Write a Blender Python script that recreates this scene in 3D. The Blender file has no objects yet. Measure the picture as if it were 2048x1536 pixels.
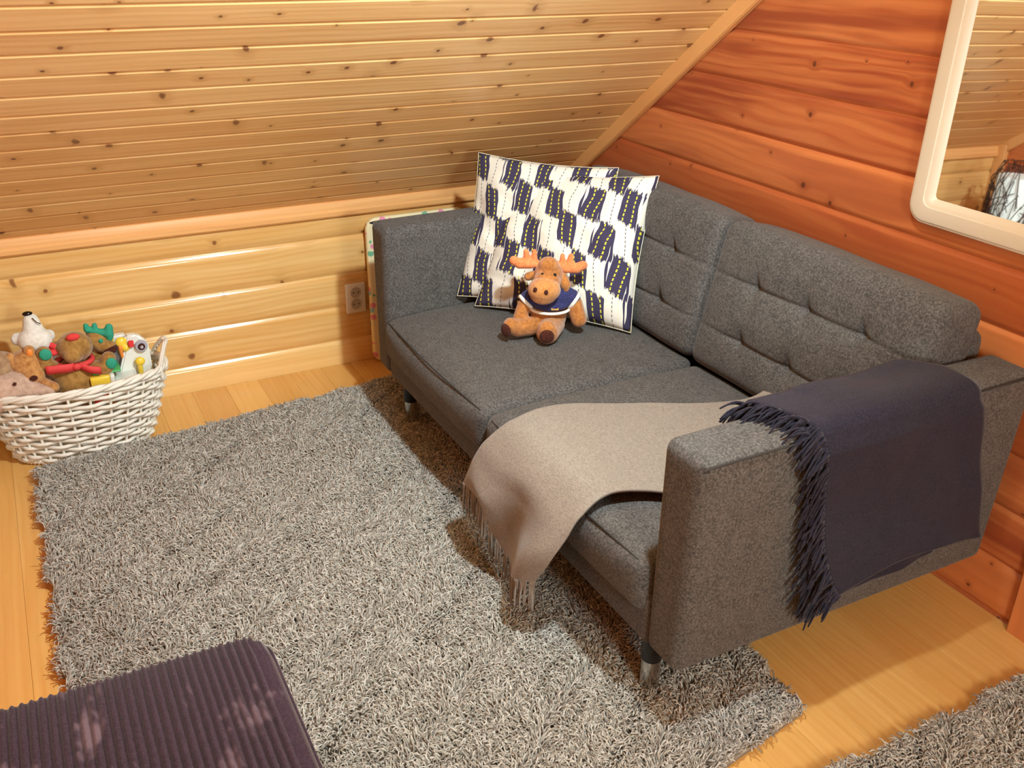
import bpy, bmesh, math, random
import numpy as np
from mathutils import Vector, Matrix, noise as mnoise

random.seed(7)
rng = np.random.default_rng(7)
scene = bpy.context.scene
C = scene.collection
R = math.radians

# ------------------------------------------------------------------ camera
cam_data = bpy.data.cameras.new('camera')
cam = bpy.data.objects.new('camera', cam_data)
C.objects.link(cam)
cam_data.sensor_width = 36.0
cam_data.lens = 1903.07 / 2048 * 36.0
cam_data.clip_start = 0.02
FWD = Vector((-0.7967, 0.4210, -0.4336)).normalized()
RGT = Vector((0.4618, 0.8869, 0.0126)).normalized()
UPV = RGT.cross(FWD).normalized()
RGT = FWD.cross(UPV).normalized()
cam.matrix_world = Matrix(((RGT.x, UPV.x, -FWD.x, 3.1307),
                           (RGT.y, UPV.y, -FWD.y, -1.8707),
                           (RGT.z, UPV.z, -FWD.z, 1.4711),
                           (0, 0, 0, 1)))
scene.camera = cam

# ------------------------------------------------------------------ world, light, exposure
world = bpy.data.worlds.new('world')
scene.world = world
world.use_nodes = True
world.node_tree.nodes['Background'].inputs[0].default_value = (0.6, 0.7, 0.9, 1)
world.node_tree.nodes['Background'].inputs[1].default_value = 0.3
scene.view_settings.view_transform = 'Standard'
scene.view_settings.look = 'None'
scene.view_settings.gamma = 1.0
scene.view_settings.use_curve_mapping = False
scene.view_settings.exposure = 0.72

LAMP = Vector((2.13, -0.93, 1.90))
LAMP_WATT = 118.0
LAMP_AIM = Vector((0.32, -1.60, 0.50))
LAMP_COL = (0.80, 0.94, 0.97)
FILL_WATT = 50.0
FILL_COL = (0.72, 0.91, 0.96)

# room numbers: knee wall is the plane x = 0, panelled gable wall the plane y = 0
KH = 0.61                      # knee wall height
SL = R(36.58)                  # roof slope
CS, SN = math.cos(SL), math.sin(SL)
RX = 2.35                      # ridge
RZ = KH + RX * math.tan(SL)
DEP = 2.58                     # room depth (y from 0 to -DEP)

# ------------------------------------------------------------------ node helpers
class S:
    """thin wrapper so shader maths reads like maths"""
    def __init__(self, t, s): self.t, self.s = t, s
    def _m(self, op, b=None, c=None, clamp=False):
        n = self.t.nodes.new('ShaderNodeMath'); n.operation = op; n.use_clamp = clamp
        for i, v in enumerate((self, b, c)):
            if v is None: continue
            if isinstance(v, S): self.t.links.new(v.s, n.inputs[i])
            else: n.inputs[i].default_value = v
        return S(self.t, n.outputs[0])
    def __add__(self, o): return self._m('ADD', o)
    def __radd__(self, o): return self._m('ADD', o)
    def __sub__(self, o): return self._m('SUBTRACT', o)
    def __rsub__(self, o): return (self * -1.0) + o
    def __mul__(self, o): return self._m('MULTIPLY', o)
    def __rmul__(self, o): return self._m('MULTIPLY', o)
    def __truediv__(self, o): return self._m('DIVIDE', o)
    def floor(self): return self._m('FLOOR')
    def fract(self): return self._m('FRACT')
    def abs(self): return self._m('ABSOLUTE')
    def sin(self): return self._m('SINE')
    def gt(self, o): return self._m('GREATER_THAN', o)
    def lt(self, o): return self._m('LESS_THAN', o)
    def mod(self, o): return self._m('FLOORED_MODULO', o)
    def exp(self): return self._m('EXPONENT')
    def pw(self, o): return self._m('POWER', o)
    def clamp(self): return self._m('ADD', 0.0, clamp=True)
    def minn(self, o): return self._m('MINIMUM', o)
    def maxx(self, o): return self._m('MAXIMUM', o)
    def step(self, a, b):
        n = self.t.nodes.new('ShaderNodeMapRange'); n.interpolation_type = 'SMOOTHSTEP'
        self.t.links.new(self.s, n.inputs[0]); n.inputs[1].default_value = a; n.inputs[2].default_value = b
        return S(self.t, n.outputs[0])

def new_mat(name):
    m = bpy.data.materials.new(name); m.use_nodes = True
    t = m.node_tree
    b = t.nodes['Principled BSDF']
    return m, t, b

def comb(t, x, y, z):
    n = t.nodes.new('ShaderNodeCombineXYZ')
    for i, v in enumerate((x, y, z)):
        if isinstance(v, S): t.links.new(v.s, n.inputs[i])
        else: n.inputs[i].default_value = v
    return n.outputs[0]

def noise(t, vec, scale, detail=2.0, rough=0.5, dim='3D'):
    n = t.nodes.new('ShaderNodeTexNoise'); n.noise_dimensions = dim
    if vec is not None: t.links.new(vec, n.inputs['Vector'])
    n.inputs['Scale'].default_value = scale; n.inputs['Detail'].default_value = detail
    n.inputs['Roughness'].default_value = rough
    return S(t, n.outputs[0])

def mixc(t, f, a, b, mode='MIX'):
    n = t.nodes.new('ShaderNodeMix'); n.data_type = 'RGBA'; n.blend_type = mode
    if isinstance(f, S): t.links.new(f.s, n.inputs[0])
    else: n.inputs[0].default_value = f
    for i, v in ((6, a), (7, b)):
        if isinstance(v, (tuple, list)): n.inputs[i].default_value = tuple(v[:3]) + (1,)
        else: t.links.new(v, n.inputs[i])
    return n.outputs[2]

def bump(t, b, h, strength, dist):
    n = t.nodes.new('ShaderNodeBump'); n.inputs['Strength'].default_value = strength
    n.inputs['Distance'].default_value = dist
    t.links.new(h.s, n.inputs['Height']); t.links.new(n.outputs[0], b.inputs['Normal'])

def objco(t):
    n = t.nodes.new('ShaderNodeTexCoord'); return n.outputs['Object']

def sepx(t, v):
    n = t.nodes.new('ShaderNodeSeparateXYZ'); t.links.new(v, n.inputs[0])
    return [S(t, n.outputs[i]) for i in range(3)]

def lin(r, g, b):
    f = lambda c: ((c / 255 + 0.055) / 1.055) ** 2.4 if c > 10 else c / 255 / 12.92
    return (f(r), f(g), f(b))

# ------------------------------------------------------------------ materials
def wood(name, light, dark, knot, rough=0.38, kn=0.5, kscale=7.0, grain=1.0, tint=0.35, kr=0.075, redden=None, ringf=330.0, ringa=0.30, spike=0.0):
    """boards: grain runs along local X, width along local Y"""
    m, t, b = new_mat(name)
    x, y, z = sepx(t, objco(t))
    oi = t.nodes.new('ShaderNodeObjectInfo'); rnd = S(t, oi.outputs['Random'])
    r2 = (rnd * 17.31).fract(); r3 = (rnd * 91.7).fract()
    x = x + rnd * 43.0
    y = y + r2 * 9.0
    v = t.nodes.new('ShaderNodeTexVoronoi'); v.voronoi_dimensions = '2D'; v.inputs['Scale'].default_value = kscale
    t.links.new(comb(t, x, y, 0.0), v.inputs['Vector'])
    kd = S(t, v.outputs['Distance'])
    kc = sepx(t, v.outputs['Color'])
    gate = kc[0].lt(kn)
    size = kc[1] * kc[1] * 1.1 + 0.4
    d = kd / size
    wob = noise(t, comb(t, x * 60.0, y * 60.0, 0.0), 1.0, 1.0)
    core = (1.0 - (d + (wob - 0.5) * 0.05).step(kr * 0.45, kr)) * gate
    halo = (1.0 - d.step(kr * 0.6, kr * 3.6)) * gate
    if spike > 0:
        v2 = t.nodes.new('ShaderNodeTexVoronoi'); v2.voronoi_dimensions = '2D'; v2.inputs['Scale'].default_value = 1.0
        t.links.new(comb(t, x * 5.0 + (wob - 0.5) * 0.06 + y * 0.9, y * 2.6 + 3.0, 0.0), v2.inputs['Vector'])
        k2 = sepx(t, v2.outputs['Color'])
        sd = S(t, v2.outputs['Distance'])
        core = core.maxx((1.0 - (sd + (wob - 0.5) * 0.03).step(0.02, 0.055)) * k2[0].lt(spike))
        halo = halo.maxx((1.0 - sd.step(0.04, 0.2)) * k2[0].lt(spike) * 0.8)
    low = noise(t, comb(t, x * 1.3, y * 6.0, rnd * 10.0), 1.0, 2.0)
    yy = y * 1.0 + low * 0.045 * grain + halo * 0.010
    fine = noise(t, comb(t, x * 4.0, yy * 230.0, rnd * 20.0), 1.0, 3.0)
    rings = ((yy * ringf + (low * 9.0)).sin() * 0.5 + 0.5).pw(1.6)
    med = noise(t, comb(t, x * 1.6, yy * 42.0, rnd * 5.0), 1.0, 3.0, 0.6)
    f = (rings * ringa + med.step(0.3, 0.72) * 0.60 + fine * 0.30 - 0.08).clamp()
    col = mixc(t, f, light, dark)
    if redden is not None:
        stripe = noise(t, comb(t, x * 1.1, yy * 15.0, rnd * 3.0 + 4.0), 1.0, 3.0, 0.6).step(0.46, 0.64)
        col = mixc(t, stripe * 0.9, col, redden)
    tl = [min(1.0, c * 1.18) for c in light]
    col = mixc(t, (r3 - 0.5).maxx(0.0) * tint * 2.0, col, tl)
    col = mixc(t, (0.5 - r3).maxx(0.0) * tint * 2.0, col, dark)
    col = mixc(t, halo * 0.5, col, [c * 0.8 for c in dark])
    col = mixc(t, core * 0.85, col, knot)
    t.links.new(col, b.inputs['Base Color'])
    t.links.new((fine * 0.16 + (rough - 0.08)).s, b.inputs['Roughness'])
    b.inputs['Specular IOR Level'].default_value = 0.5
    bump(t, b, fine * 0.6 + rings * 0.3, 0.12, 0.002)
    return m

PINE_WALL = wood('pine_wall', lin(239, 200, 134), lin(223, 169, 96), lin(130, 76, 42), rough=0.17, kn=0.40, kscale=6.0, kr=0.09, spike=0.22)
PINE_CEIL = wood('pine_ceiling', lin(241, 202, 142), lin(218, 164, 100), lin(112, 58, 34), rough=0.33, kn=0.42, kscale=8.5, tint=0.45, kr=0.085, spike=0.35)
PINE_TRIM = wood('pine_trim', lin(236, 182, 118), lin(214, 148, 84), lin(120, 62, 34), rough=0.34, kn=0.25, kscale=5.0)
RED_WOOD = wood('red_wood', lin(210, 128, 74), lin(182, 94, 52), lin(96, 48, 30), rough=0.34, kn=0.45, kscale=7.5, grain=2.4, tint=0.9, kr=0.06, redden=lin(148, 64, 40), ringf=210.0, ringa=0.5)
FLOOR_WOOD = wood('floor_pine', lin(233, 187, 112), lin(219, 162, 86), lin(140, 86, 40), rough=0.3, kn=0.12, kscale=4.0, tint=0.4)

def plain(name, col, rough=0.5, metal=0.0, spec=0.5, bumps=None, sheen=0.0, coat=0.0):
    m, t, b = new_mat(name)
    o = objco(t)
    n = noise(t, o, 35.0, 3.0)
    t.links.new(mixc(t, n * 0.25, col, [c * 0.8 for c in col]), b.inputs['Base Color'])
    b.inputs['Roughness'].default_value = rough; b.inputs['Metallic'].default_value = metal
    b.inputs['Specular IOR Level'].default_value = spec
    b.inputs['Sheen Weight'].default_value = sheen
    b.inputs['Coat Weight'].default_value = coat
    if bumps: bump(t, b, noise(t, o, bumps[0], 3.0), bumps[1], bumps[2])
    return m

def fabric(name, dark, mid, light, scale=170.0, fleck=0.5, sheen=0.15, stretch=(1, 1, 1), bumpd=0.0012, rough=0.9):
    m, t, b = new_mat(name)
    x, y, z = sepx(t, objco(t))
    vec = comb(t, x * stretch[0], y * stretch[1], z * stretch[2])
    n1 = noise(t, vec, scale, 3.0, 0.65)
    n2 = noise(t, vec, scale * 2.6, 2.0, 0.6)
    n3 = noise(t, vec, scale * 0.12, 2.0)
    col = mixc(t, n1.step(0.36, 0.6), dark, mid)
    col = mixc(t, (n2 * 0.6 + n1 * 0.4).step(0.52, 0.68) * fleck, col, light)
    col = mixc(t, n3.step(0.35, 0.7) * 0.06, col, light)
    t.links.new(col, b.inputs['Base Color'])
    b.inputs['Roughness'].default_value = rough
    b.inputs['Specular IOR Level'].default_value = 0.25
    b.inputs['Sheen Weight'].default_value = sheen; b.inputs['Sheen Roughness'].default_value = 0.45
    bump(t, b, n1 * 0.5 + n2 * 0.5, 0.5, bumpd)
    return m

SOFA = fabric('sofa_wool', lin(62, 60, 58), lin(90, 87, 85), lin(146, 143, 138), 210.0, 0.55, 0.12)
SEAM = plain('sofa_seam', lin(48, 45, 43), 0.9)
BEIGE = fabric('beige_wool', lin(128, 119, 109), lin(148, 138, 127), lin(172, 163, 151), 260.0, 0.5, 0.2, (0.5, 1.6, 1.6))
NAVY = fabric('navy_wool', lin(25, 24, 37), lin(37, 35, 50), lin(66, 63, 82), 260.0, 0.3, 0.15)
WHITE_PAINT = plain('white_paint', lin(236, 230, 216), 0.45, bumps=(60.0, 0.2, 0.002))
FRAME_CREAM = plain('cream_frame', lin(230, 222, 202), 0.4)
BLACK_PLASTIC = plain('black_plastic', lin(22, 21, 20), 0.35)
CHROME = plain('chrome', lin(215, 212, 208), 0.12, metal=1.0)
PLATE_WHITE = plain('socket_white', lin(232, 226, 212), 0.35)
PLATE_HOLE = plain('socket_recess', lin(188, 180, 164), 0.4)
DARK = plain('dark_hole', lin(26, 22, 20), 0.6)

def mirror_mat():
    m, t, b = new_mat('mirror_glass')
    o = objco(t)
    t.links.new(mixc(t, noise(t, o, 3.0) * 0.1, (0.9, 0.9, 0.9), (0.86, 0.86, 0.86)), b.inputs['Base Color'])
    b.inputs['Metallic'].default_value = 1.0; b.inputs['Roughness'].default_value = 0.02
    return m
MIRROR = mirror_mat()

def plush(name, col, dark, scale=90.0, sheen=0.4):
    m, t, b = new_mat(name)
    o = objco(t)
    n = noise(t, o, scale, 4.0, 0.7); n2 = noise(t, o, scale * 0.25, 2.0)
    c = mixc(t, n.step(0.3, 0.7), dark, col)
    c = mixc(t, n2.step(0.45, 0.7) * 0.35, c, [min(1, k * 1.25) for k in col])
    t.links.new(c, b.inputs['Base Color'])
    b.inputs['Roughness'].default_value = 0.95; b.inputs['Specular IOR Level'].default_value = 0.1
    b.inputs['Sheen Weight'].default_value = sheen
    bump(t, b, noise(t, o, scale * 4.0, 3.0, 0.7), 0.7, 0.002)
    return m

def rug_mat(name, cols, hair=True):
    m, t, b = new_mat(name)
    if hair:
        hi = t.nodes.new('ShaderNodeHairInfo'); r = S(t, hi.outputs['Random']); ic = S(t, hi.outputs['Intercept'])
    else:
        r = noise(t, objco(t), 300.0, 2.0); ic = None
    c = mixc(t, r.step(0.05, 0.5), cols[0], cols[1])
    c = mixc(t, r.step(0.55, 0.95), c, cols[2])
    t.links.new(c, b.inputs['Base Color'])
    b.inputs['Roughness'].default_value = 0.8; b.inputs['Specular IOR Level'].default_value = 0.2
    b.inputs['Sheen Weight'].default_value = 0.2
    return m
RUG_PILE = rug_mat('rug_pile', (lin(138, 131, 121), lin(172, 166, 156), lin(202, 198, 190)))
RUG_BASE = rug_mat('rug_backing', (lin(112, 104, 98), lin(132, 124, 117), lin(150, 143, 136)), False)

# ------------------------------------------------------------------ mesh helpers
def link(name, me, mat, parent=None, smooth=True):
    o = bpy.data.objects.new(name, me)
    if mat is not None and not me.materials: me.materials.append(mat)
    C.objects.link(o)
    if parent is not None: o.parent = parent
    if smooth and hasattr(me, 'polygons') and len(me.polygons):
        me.polygons.foreach_set('use_smooth', np.ones(len(me.polygons), bool))
    return o

def pydata(name, v, f, mat, parent=None, smooth=True):
    me = bpy.data.meshes.new(name); me.from_pydata([tuple(p) for p in v], [], f); me.update()
    return link(name, me, mat, parent, smooth)

def from_bm(name, bm, mat, parent=None, smooth=True):
    bmesh.ops.recalc_face_normals(bm, faces=bm.faces[:])
    me = bpy.data.meshes.new(name); bm.to_mesh(me); bm.free()
    return link(name, me, mat, parent, smooth)

def empty(name, loc=(0, 0, 0), rot=(0, 0, 0)):
    o = bpy.data.objects.new(name, None); C.objects.link(o)
    o.location = loc; o.rotation_euler = rot; o.empty_display_size = 0.1
    return o

def tag(o, label=None, cat=None, group=None, kind=None):
    if label: o['label'] = label
    if cat: o['category'] = cat
    if group: o['group'] = group
    if kind: o['kind'] = kind
    return o

def autosmooth(o, ang=40):
    me = o.data
    bm = bmesh.new(); bm.from_mesh(me)
    for e in bm.edges:
        if len(e.link_faces) == 2 and e.calc_face_angle(0) > R(ang): e.smooth = False
    bm.to_mesh(me); bm.free()
    return o

def box_bm(x0, x1, y0, y1, z0, z1, bev=0.0, seg=2):
    bm = bmesh.new()
    bmesh.ops.create_cube(bm, size=1.0)
    for v in bm.verts:
        v.co = Vector(((x0 + x1) / 2 + v.co.x * (x1 - x0), (y0 + y1) / 2 + v.co.y * (y1 - y0), (z0 + z1) / 2 + v.co.z * (z1 - z0)))
    if bev: bmesh.ops.bevel(bm, geom=bm.edges[:], offset=bev, segments=seg, profile=0.5, affect='EDGES')
    return bm

def box(name, x0, x1, y0, y1, z0, z1, mat, parent=None, bev=0.0, seg=2):
    return autosmooth(from_bm(name, box_bm(x0, x1, y0, y1, z0, z1, bev, seg), mat, parent), 50)

def rbox_bm(hx, hy, hz, r, n=(16, 16, 8), fn=None):
    """box surface as a fine grid, corners rounded by r, then deformed by fn(p, local unit coords)"""
    def samp(h, k):
        rr = min(r, h * 0.98)
        inner = np.linspace(-(h - rr), h - rr, max(2, k))
        cap = rr * np.array([0.25, 0.5, 0.72, 0.88, 1.0])
        return np.concatenate([-(h - rr) - cap[::-1], inner, (h - rr) + cap])
    sx, sy, sz = samp(hx, n[0]), samp(hy, n[1]), samp(hz, n[2])
    bm = bmesh.new(); cache = {}
    def vert(p):
        k = (round(p[0], 6), round(p[1], 6), round(p[2], 6))
        if k not in cache:
            q = [max(-(h - min(r, h * .98)), min(h - min(r, h * .98), c)) for c, h in zip(p, (hx, hy, hz))]
            d = Vector([a - b for a, b in zip(p, q)])
            w = Vector(q)
            if d.length > 1e-9:
                # box-to-sphere direction
                w = w + d.normalized() * r
            cache[k] = bm.verts.new(w)
        return cache[k]
    def face_grid(a, b, mk):
        for i in range(len(a) - 1):
            for j in range(len(b) - 1):
                vs = [vert(mk(a[i], b[j])), vert(mk(a[i + 1], b[j])), vert(mk(a[i + 1], b[j + 1])), vert(mk(a[i], b[j + 1]))]
                if len(set(vs)) >= 3:
                    try: bm.faces.new(list(dict.fromkeys(vs)))
                    except ValueError: pass
    for s in (-1, 1):
        face_grid(sx, sy, lambda a, b: (a, b, s * hz))
        face_grid(sx, sz, lambda a, b: (a, s * hy, b))
        face_grid(sy, sz, lambda a, b: (s * hx, a, b))
    if fn:
        for v in bm.verts: v.co = Vector(fn(v.co.copy()))
    return bm

def catmull(pts, n):
    pts = [Vector(p) for p in pts]
    out = []
    k = len(pts) - 1
    for i in range(n + 1):
        t = i / n * k; a = min(int(t), k - 1); u = t - a
        p0 = pts[max(a - 1, 0)]; p1 = pts[a]; p2 = pts[a + 1]; p3 = pts[min(a + 2, k)]
        out.append(0.5 * ((2 * p1) + (p2 - p0) * u + (2 * p0 - 5 * p1 + 4 * p2 - p3) * u * u + (3 * p1 - p0 - 3 * p2 + p3) * u ** 3))
    return out

def tube_data(pts, rad, seg=8, closed=False, V=None, F=None, cap=True):
    """append a tube to lists; rad may be number or list"""
    V = [] if V is None else V; F = [] if F is None else F
    pts = [Vector(p) for p in pts]; n = len(pts); base = len(V)
    prev = None
    for i, p in enumerate(pts):
        a = pts[(i - 1) % n] if (closed or i > 0) else pts[i]
        b = pts[(i + 1) % n] if (closed or i < n - 1) else pts[i]
        t = (b - a).normalized() if (b - a).length > 1e-9 else Vector((0, 0, 1))
        if prev is None:
            ref = Vector((0, 0, 1)) if abs(t.z) < 0.9 else Vector((1, 0, 0))
            nrm = t.cross(ref).normalized()
        else:
            nrm = (prev - t * prev.dot(t)).normalized()
        prev = nrm; bn = t.cross(nrm)
        r = rad[i] if isinstance(rad, (list, tuple)) else rad
        for k in range(seg):
            an = 2 * math.pi * k / seg
            V.append(p + (nrm * math.cos(an) + bn * math.sin(an)) * r)
    m = n if closed else n - 1
    for i in range(m):
        for k in range(seg):
            j = (i + 1) % n
            F.append((base + i * seg + k, base + i * seg + (k + 1) % seg, base + j * seg + (k + 1) % seg, base + j * seg + k))
    if cap and not closed:
        F.append(tuple(base + k for k in range(seg))[::-1])
        F.append(tuple(base + (n - 1) * seg + k for k in range(seg)))
    return V, F

def tube(name, pts, rad, mat, parent=None, seg=8, closed=False):
    V, F = tube_data(pts, rad, seg, closed)
    return pydata(name, V, F, mat, parent)

def lathe(name, prof, mat, parent=None, seg=32, loc=(0, 0, 0), mtx=None):
    """prof: list of (radius, z)"""
    V, F = [], []
    for r, z in prof:
        for k in range(seg):
            a = 2 * math.pi * k / seg
            V.append(Vector((r * math.cos(a), r * math.sin(a), z)))
    for i in range(len(prof) - 1):
        for k in range(seg):
            F.append((i * seg + k, i * seg + (k + 1) % seg, (i + 1) * seg + (k + 1) % seg, (i + 1) * seg + k))
    F.append(tuple(range(seg))[::-1]); F.append(tuple((len(prof) - 1) * seg + k for k in range(seg)))
    if mtx is not None: V = [mtx @ v for v in V]
    V = [v + Vector(loc) for v in V]
    return autosmooth(pydata(name, V, F, mat, parent), 35)

def blob(name, shapes, mat, parent=None, voxel=0.004, smooth=6, it=1.0):
    """soft body from ellipsoids / capsules fused by voxel remesh.
    shapes: ('e', centre, radii, euler) or ('c', p0, p1, r0, r1)"""
    bm = bmesh.new()
    for s in shapes:
        if s[0] == 'e':
            rot = s[3] if len(s) > 3 else (0, 0, 0)
            M = Matrix.Translation(s[1]) @ Matrix.Rotation(rot[2], 4, 'Z') @ Matrix.Rotation(rot[1], 4, 'Y') @ Matrix.Rotation(rot[0], 4, 'X') @ Matrix.Diagonal((*s[2], 1))
            bmesh.ops.create_icosphere(bm, subdivisions=3, radius=1.0, matrix=M)
        else:
            p0, p1 = Vector(s[1]), Vector(s[2]); n = max(3, int((p1 - p0).length / (min(s[3], s[4]) * 0.35)))
            for i in range(n + 1):
                u = i / n
                bmesh.ops.create_icosphere(bm, subdivisions=2, radius=s[3] * (1 - u) + s[4] * u, matrix=Matrix.Translation(p0.lerp(p1, u)))
    me = bpy.data.meshes.new(name); bm.to_mesh(me); bm.free()
    tmp = bpy.data.objects.new(name + '_tmp', me); C.objects.link(tmp)
    mod = tmp.modifiers.new('r', 'REMESH'); mod.mode = 'VOXEL'; mod.voxel_size = voxel
    if smooth:
        sm = tmp.modifiers.new('s', 'SMOOTH'); sm.iterations = smooth; sm.factor = 0.5
    dg = bpy.context.evaluated_depsgraph_get()
    new = bpy.data.meshes.new_from_object(tmp.evaluated_get(dg))
    bpy.data.objects.remove(tmp); bpy.data.meshes.remove(me)
    new.name = name
    return link(name, new, mat, parent)

def surf(name, grid, mat, parent=None, thick=0.0, sub=0, uv=True):
    """grid[i][j] -> points; optional solid thickness"""
    nu, nv = len(grid), len(grid[0])
    V = [p for row in grid for p in row]
    F = [(i * nv + j, i * nv + j + 1, (i + 1) * nv + j + 1, (i + 1) * nv + j) for i in range(nu - 1) for j in range(nv - 1)]
    o = pydata(name, V, F, mat, parent)
    if uv:
        lay = o.data.uv_layers.new(name='UVMap')
        for l in o.data.loops:
            i, j = divmod(l.vertex_index, nv)
            lay.data[l.index].uv = (j / (nv - 1), i / (nu - 1))
    if thick:
        md = o.modifiers.new('solid', 'SOLIDIFY'); md.thickness = thick; md.offset = 0
    if sub:
        md = o.modifiers.new('sub', 'SUBSURF'); md.levels = sub; md.render_levels = sub
    return o

def hair(name, roots, tips, mids, rad, mat, parent=None, tip_scale=0.5):
    """many strands as a curves object: 4 points each"""
    n = len(roots)
    cu = bpy.data.hair_curves.new(name)
    cu.add_curves([4] * n)
    P = np.zeros((n, 4, 3), np.float32)
    P[:, 0] = roots; P[:, 3] = tips
    P[:, 1] = roots * 0.62 + mids * 0.5 - tips * 0.12
    P[:, 2] = mids * 0.62 + tips * 0.46 - roots * 0.08
    cu.attributes['position'].data.foreach_set('vector', P.ravel()) if 'position' in cu.attributes else cu.position_data.foreach_set('vector', P.ravel())
    ra = cu.attributes.get('radius') or cu.attributes.new('radius', 'FLOAT', 'POINT')
    rr = np.repeat(np.asarray(rad, np.float32).reshape(-1, 1), 4, 1) if np.ndim(rad) else np.full((n, 4), rad, np.float32)
    rr = rr * np.array([1.0, 1.0, 0.9, tip_scale], np.float32)
    ra.data.foreach_set('value', np.ascontiguousarray(rr, np.float32).ravel())
    cu.materials.append(mat)
    o = bpy.data.objects.new(name, cu); C.objects.link(o)
    if parent is not None: o.parent = parent
    return o

# ------------------------------------------------------------------ the room shell
def board_mesh(name, prof, length):
    """profile (width y, thickness z) extruded along local X"""
    n = len(prof); V = []; F = []
    for x in (0.0, length):
        for y, z in prof: V.append((x, y, z))
    for k in range(n):
        F.append((k, (k + 1) % n, n + (k + 1) % n, n + k))
    F.append(tuple(range(n))[::-1]); F.append(tuple(range(n, 2 * n)))
    me = bpy.data.meshes.new(name); me.from_pydata(V, [], F); me.update()
    bm = bmesh.new(); bm.from_mesh(me); bmesh.ops.recalc_face_normals(bm, faces=bm.faces[:])
    for f in bm.faces: f.smooth = True
    for e in bm.edges:
        if len(e.link_faces) == 2 and e.calc_face_angle(0) > R(28): e.smooth = False
    bm.to_mesh(me); bm.free()
    return me

def log_profile(w, t=0.022, edge=0.008, bev=0.20):
    """log panel: flat face, long soft bevels, a sharp little joint"""
    p = [(0, 0), (0, edge)]
    k = 5
    for i in range(k + 1):
        u = i / k; p.append((w * bev * u + 0.001, edge + (t - edge) * math.sin(u * math.pi / 2)))
    for i in range(k, -1, -1):
        u = i / k; p.append((w - w * bev * 0.8 * u - 0.001, edge + (t - edge) * math.sin(u * math.pi / 2)))
    p += [(w, edge), (w, 0)]
    return p

# floor: planks run along x
floor = box('floor', -0.05, 4.75, -DEP - 0.05, 0.05, -0.06, -0.021, FLOOR_WOOD)
tag(floor, 'yellow varnished pine plank floor', None, kind='structure')
PW = 0.1147
fp = board_mesh('plank', [(0.0002, -0.02), (0.0002, -0.0008), (0.0014, 0.0), (PW - 0.0014, 0.0), (PW - 0.0002, -0.0008), (PW - 0.0002, -0.02)], 4.70)
fp.materials.append(FLOOR_WOOD)
y = -0.325 + 3 * PW
while y > -DEP:
    o = bpy.data.objects.new('plank', fp); C.objects.link(o); o.parent = floor; o.location = (0.0, y - PW, 0.0)
    y -= PW

# knee wall: boards along y, local X -> world -y ... built facing +x
wall_left = box('wall_left', -0.08, -0.021, -DEP - 0.07, 0.07, -0.03, KH + 0.08, PINE_WALL)
tag(wall_left, 'low pine knee wall of wide horizontal boards', None, kind='structure')
def mat_axes(ax, ay, az, loc):
    ax, ay, az = Vector(ax), Vector(ay), Vector(az)
    return Matrix(((ax.x, ay.x, az.x, loc[0]), (ax.y, ay.y, az.y, loc[1]), (ax.z, ay.z, az.z, loc[2]), (0, 0, 0, 1)))
zs = [-0.036, 0.092, 0.2215, 0.343, 0.4825, 0.60]
for a, b in zip(zs[:-1], zs[1:]):
    me = board_mesh('board', log_profile(b - a, 0.020, 0.0115, 0.20), DEP)
    me.materials.append(PINE_WALL)
    o = bpy.data.objects.new('board', me); C.objects.link(o); o.parent = wall_left
    o.matrix_world = mat_axes((0, 1, 0), (0, 0, 1), (1, 0, 0), (-0.022, -DEP, a))
# knee wall top trim
tr = board_mesh('trim', [(0, 0), (0, 0.012), (0.006, 0.018), (0.020, 0.018), (0.026, 0.013), (0.040, 0.012), (0.052, 0.009), (0.056, 0.0)], DEP)
tr.materials.append(PINE_TRIM)
o = bpy.data.objects.new('trim_1', tr); C.objects.link(o)
o.matrix_world = mat_axes((0, 1, 0), (0, 0, 1), (1, 0, 0), (-0.002, -DEP, 0.558))
tag(o, 'pine moulding along the top of the knee wall', None, kind='structure')

# sloped ceiling over the sofa: boards along y
def slope_pt(s, n=0.0):
    return (s * CS + n * SN, KH + s * SN - n * CS)
SLEN = RX / CS
bm = bmesh.new()
q = [slope_pt(-0.12, -0.06), slope_pt(SLEN, -0.06), slope_pt(SLEN, -0.015), slope_pt(-0.12, -0.015)]
vs = [bm.verts.new((p[0], yy, p[1])) for yy in (-DEP - 0.07, 0.07) for p in q]
for k in range(4): bm.faces.new((vs[k], vs[(k + 1) % 4], vs[4 + (k + 1) % 4], vs[4 + k]))
bm.faces.new(vs[:4]); bm.faces.new(vs[4:])
ceiling = from_bm('ceiling', bm, PINE_CEIL, None, False)
tag(ceiling, 'sloped ceiling of narrow pine boards with beaded joints', None, kind='structure')
CW = 0.0875
cprof = [(0.0, -0.012), (0.0, -0.0038), (0.0062, -0.0038), (0.0075, -0.0022), (0.0092, 0.0), (CW - 0.0065, 0.0), (CW - 0.0004, -0.0034), (CW - 0.0004, -0.012)]
cme = board_mesh('board', cprof, DEP); cme.materials.append(PINE_CEIL)
s0 = 0.5755 - 7 * CW
nrm_in = Vector((SN, 0, -CS))
k = 0
while s0 + k * CW < SLEN - 0.02:
    s = s0 + k * CW
    x, z = slope_pt(s)
    o = bpy.data.objects.new('board', cme); C.objects.link(o); o.parent = ceiling
    o.matrix_world = mat_axes((0, 1, 0), (CS, 0, SN), (SN, 0, -CS), (x, -DEP, z))
    k += 1

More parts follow.
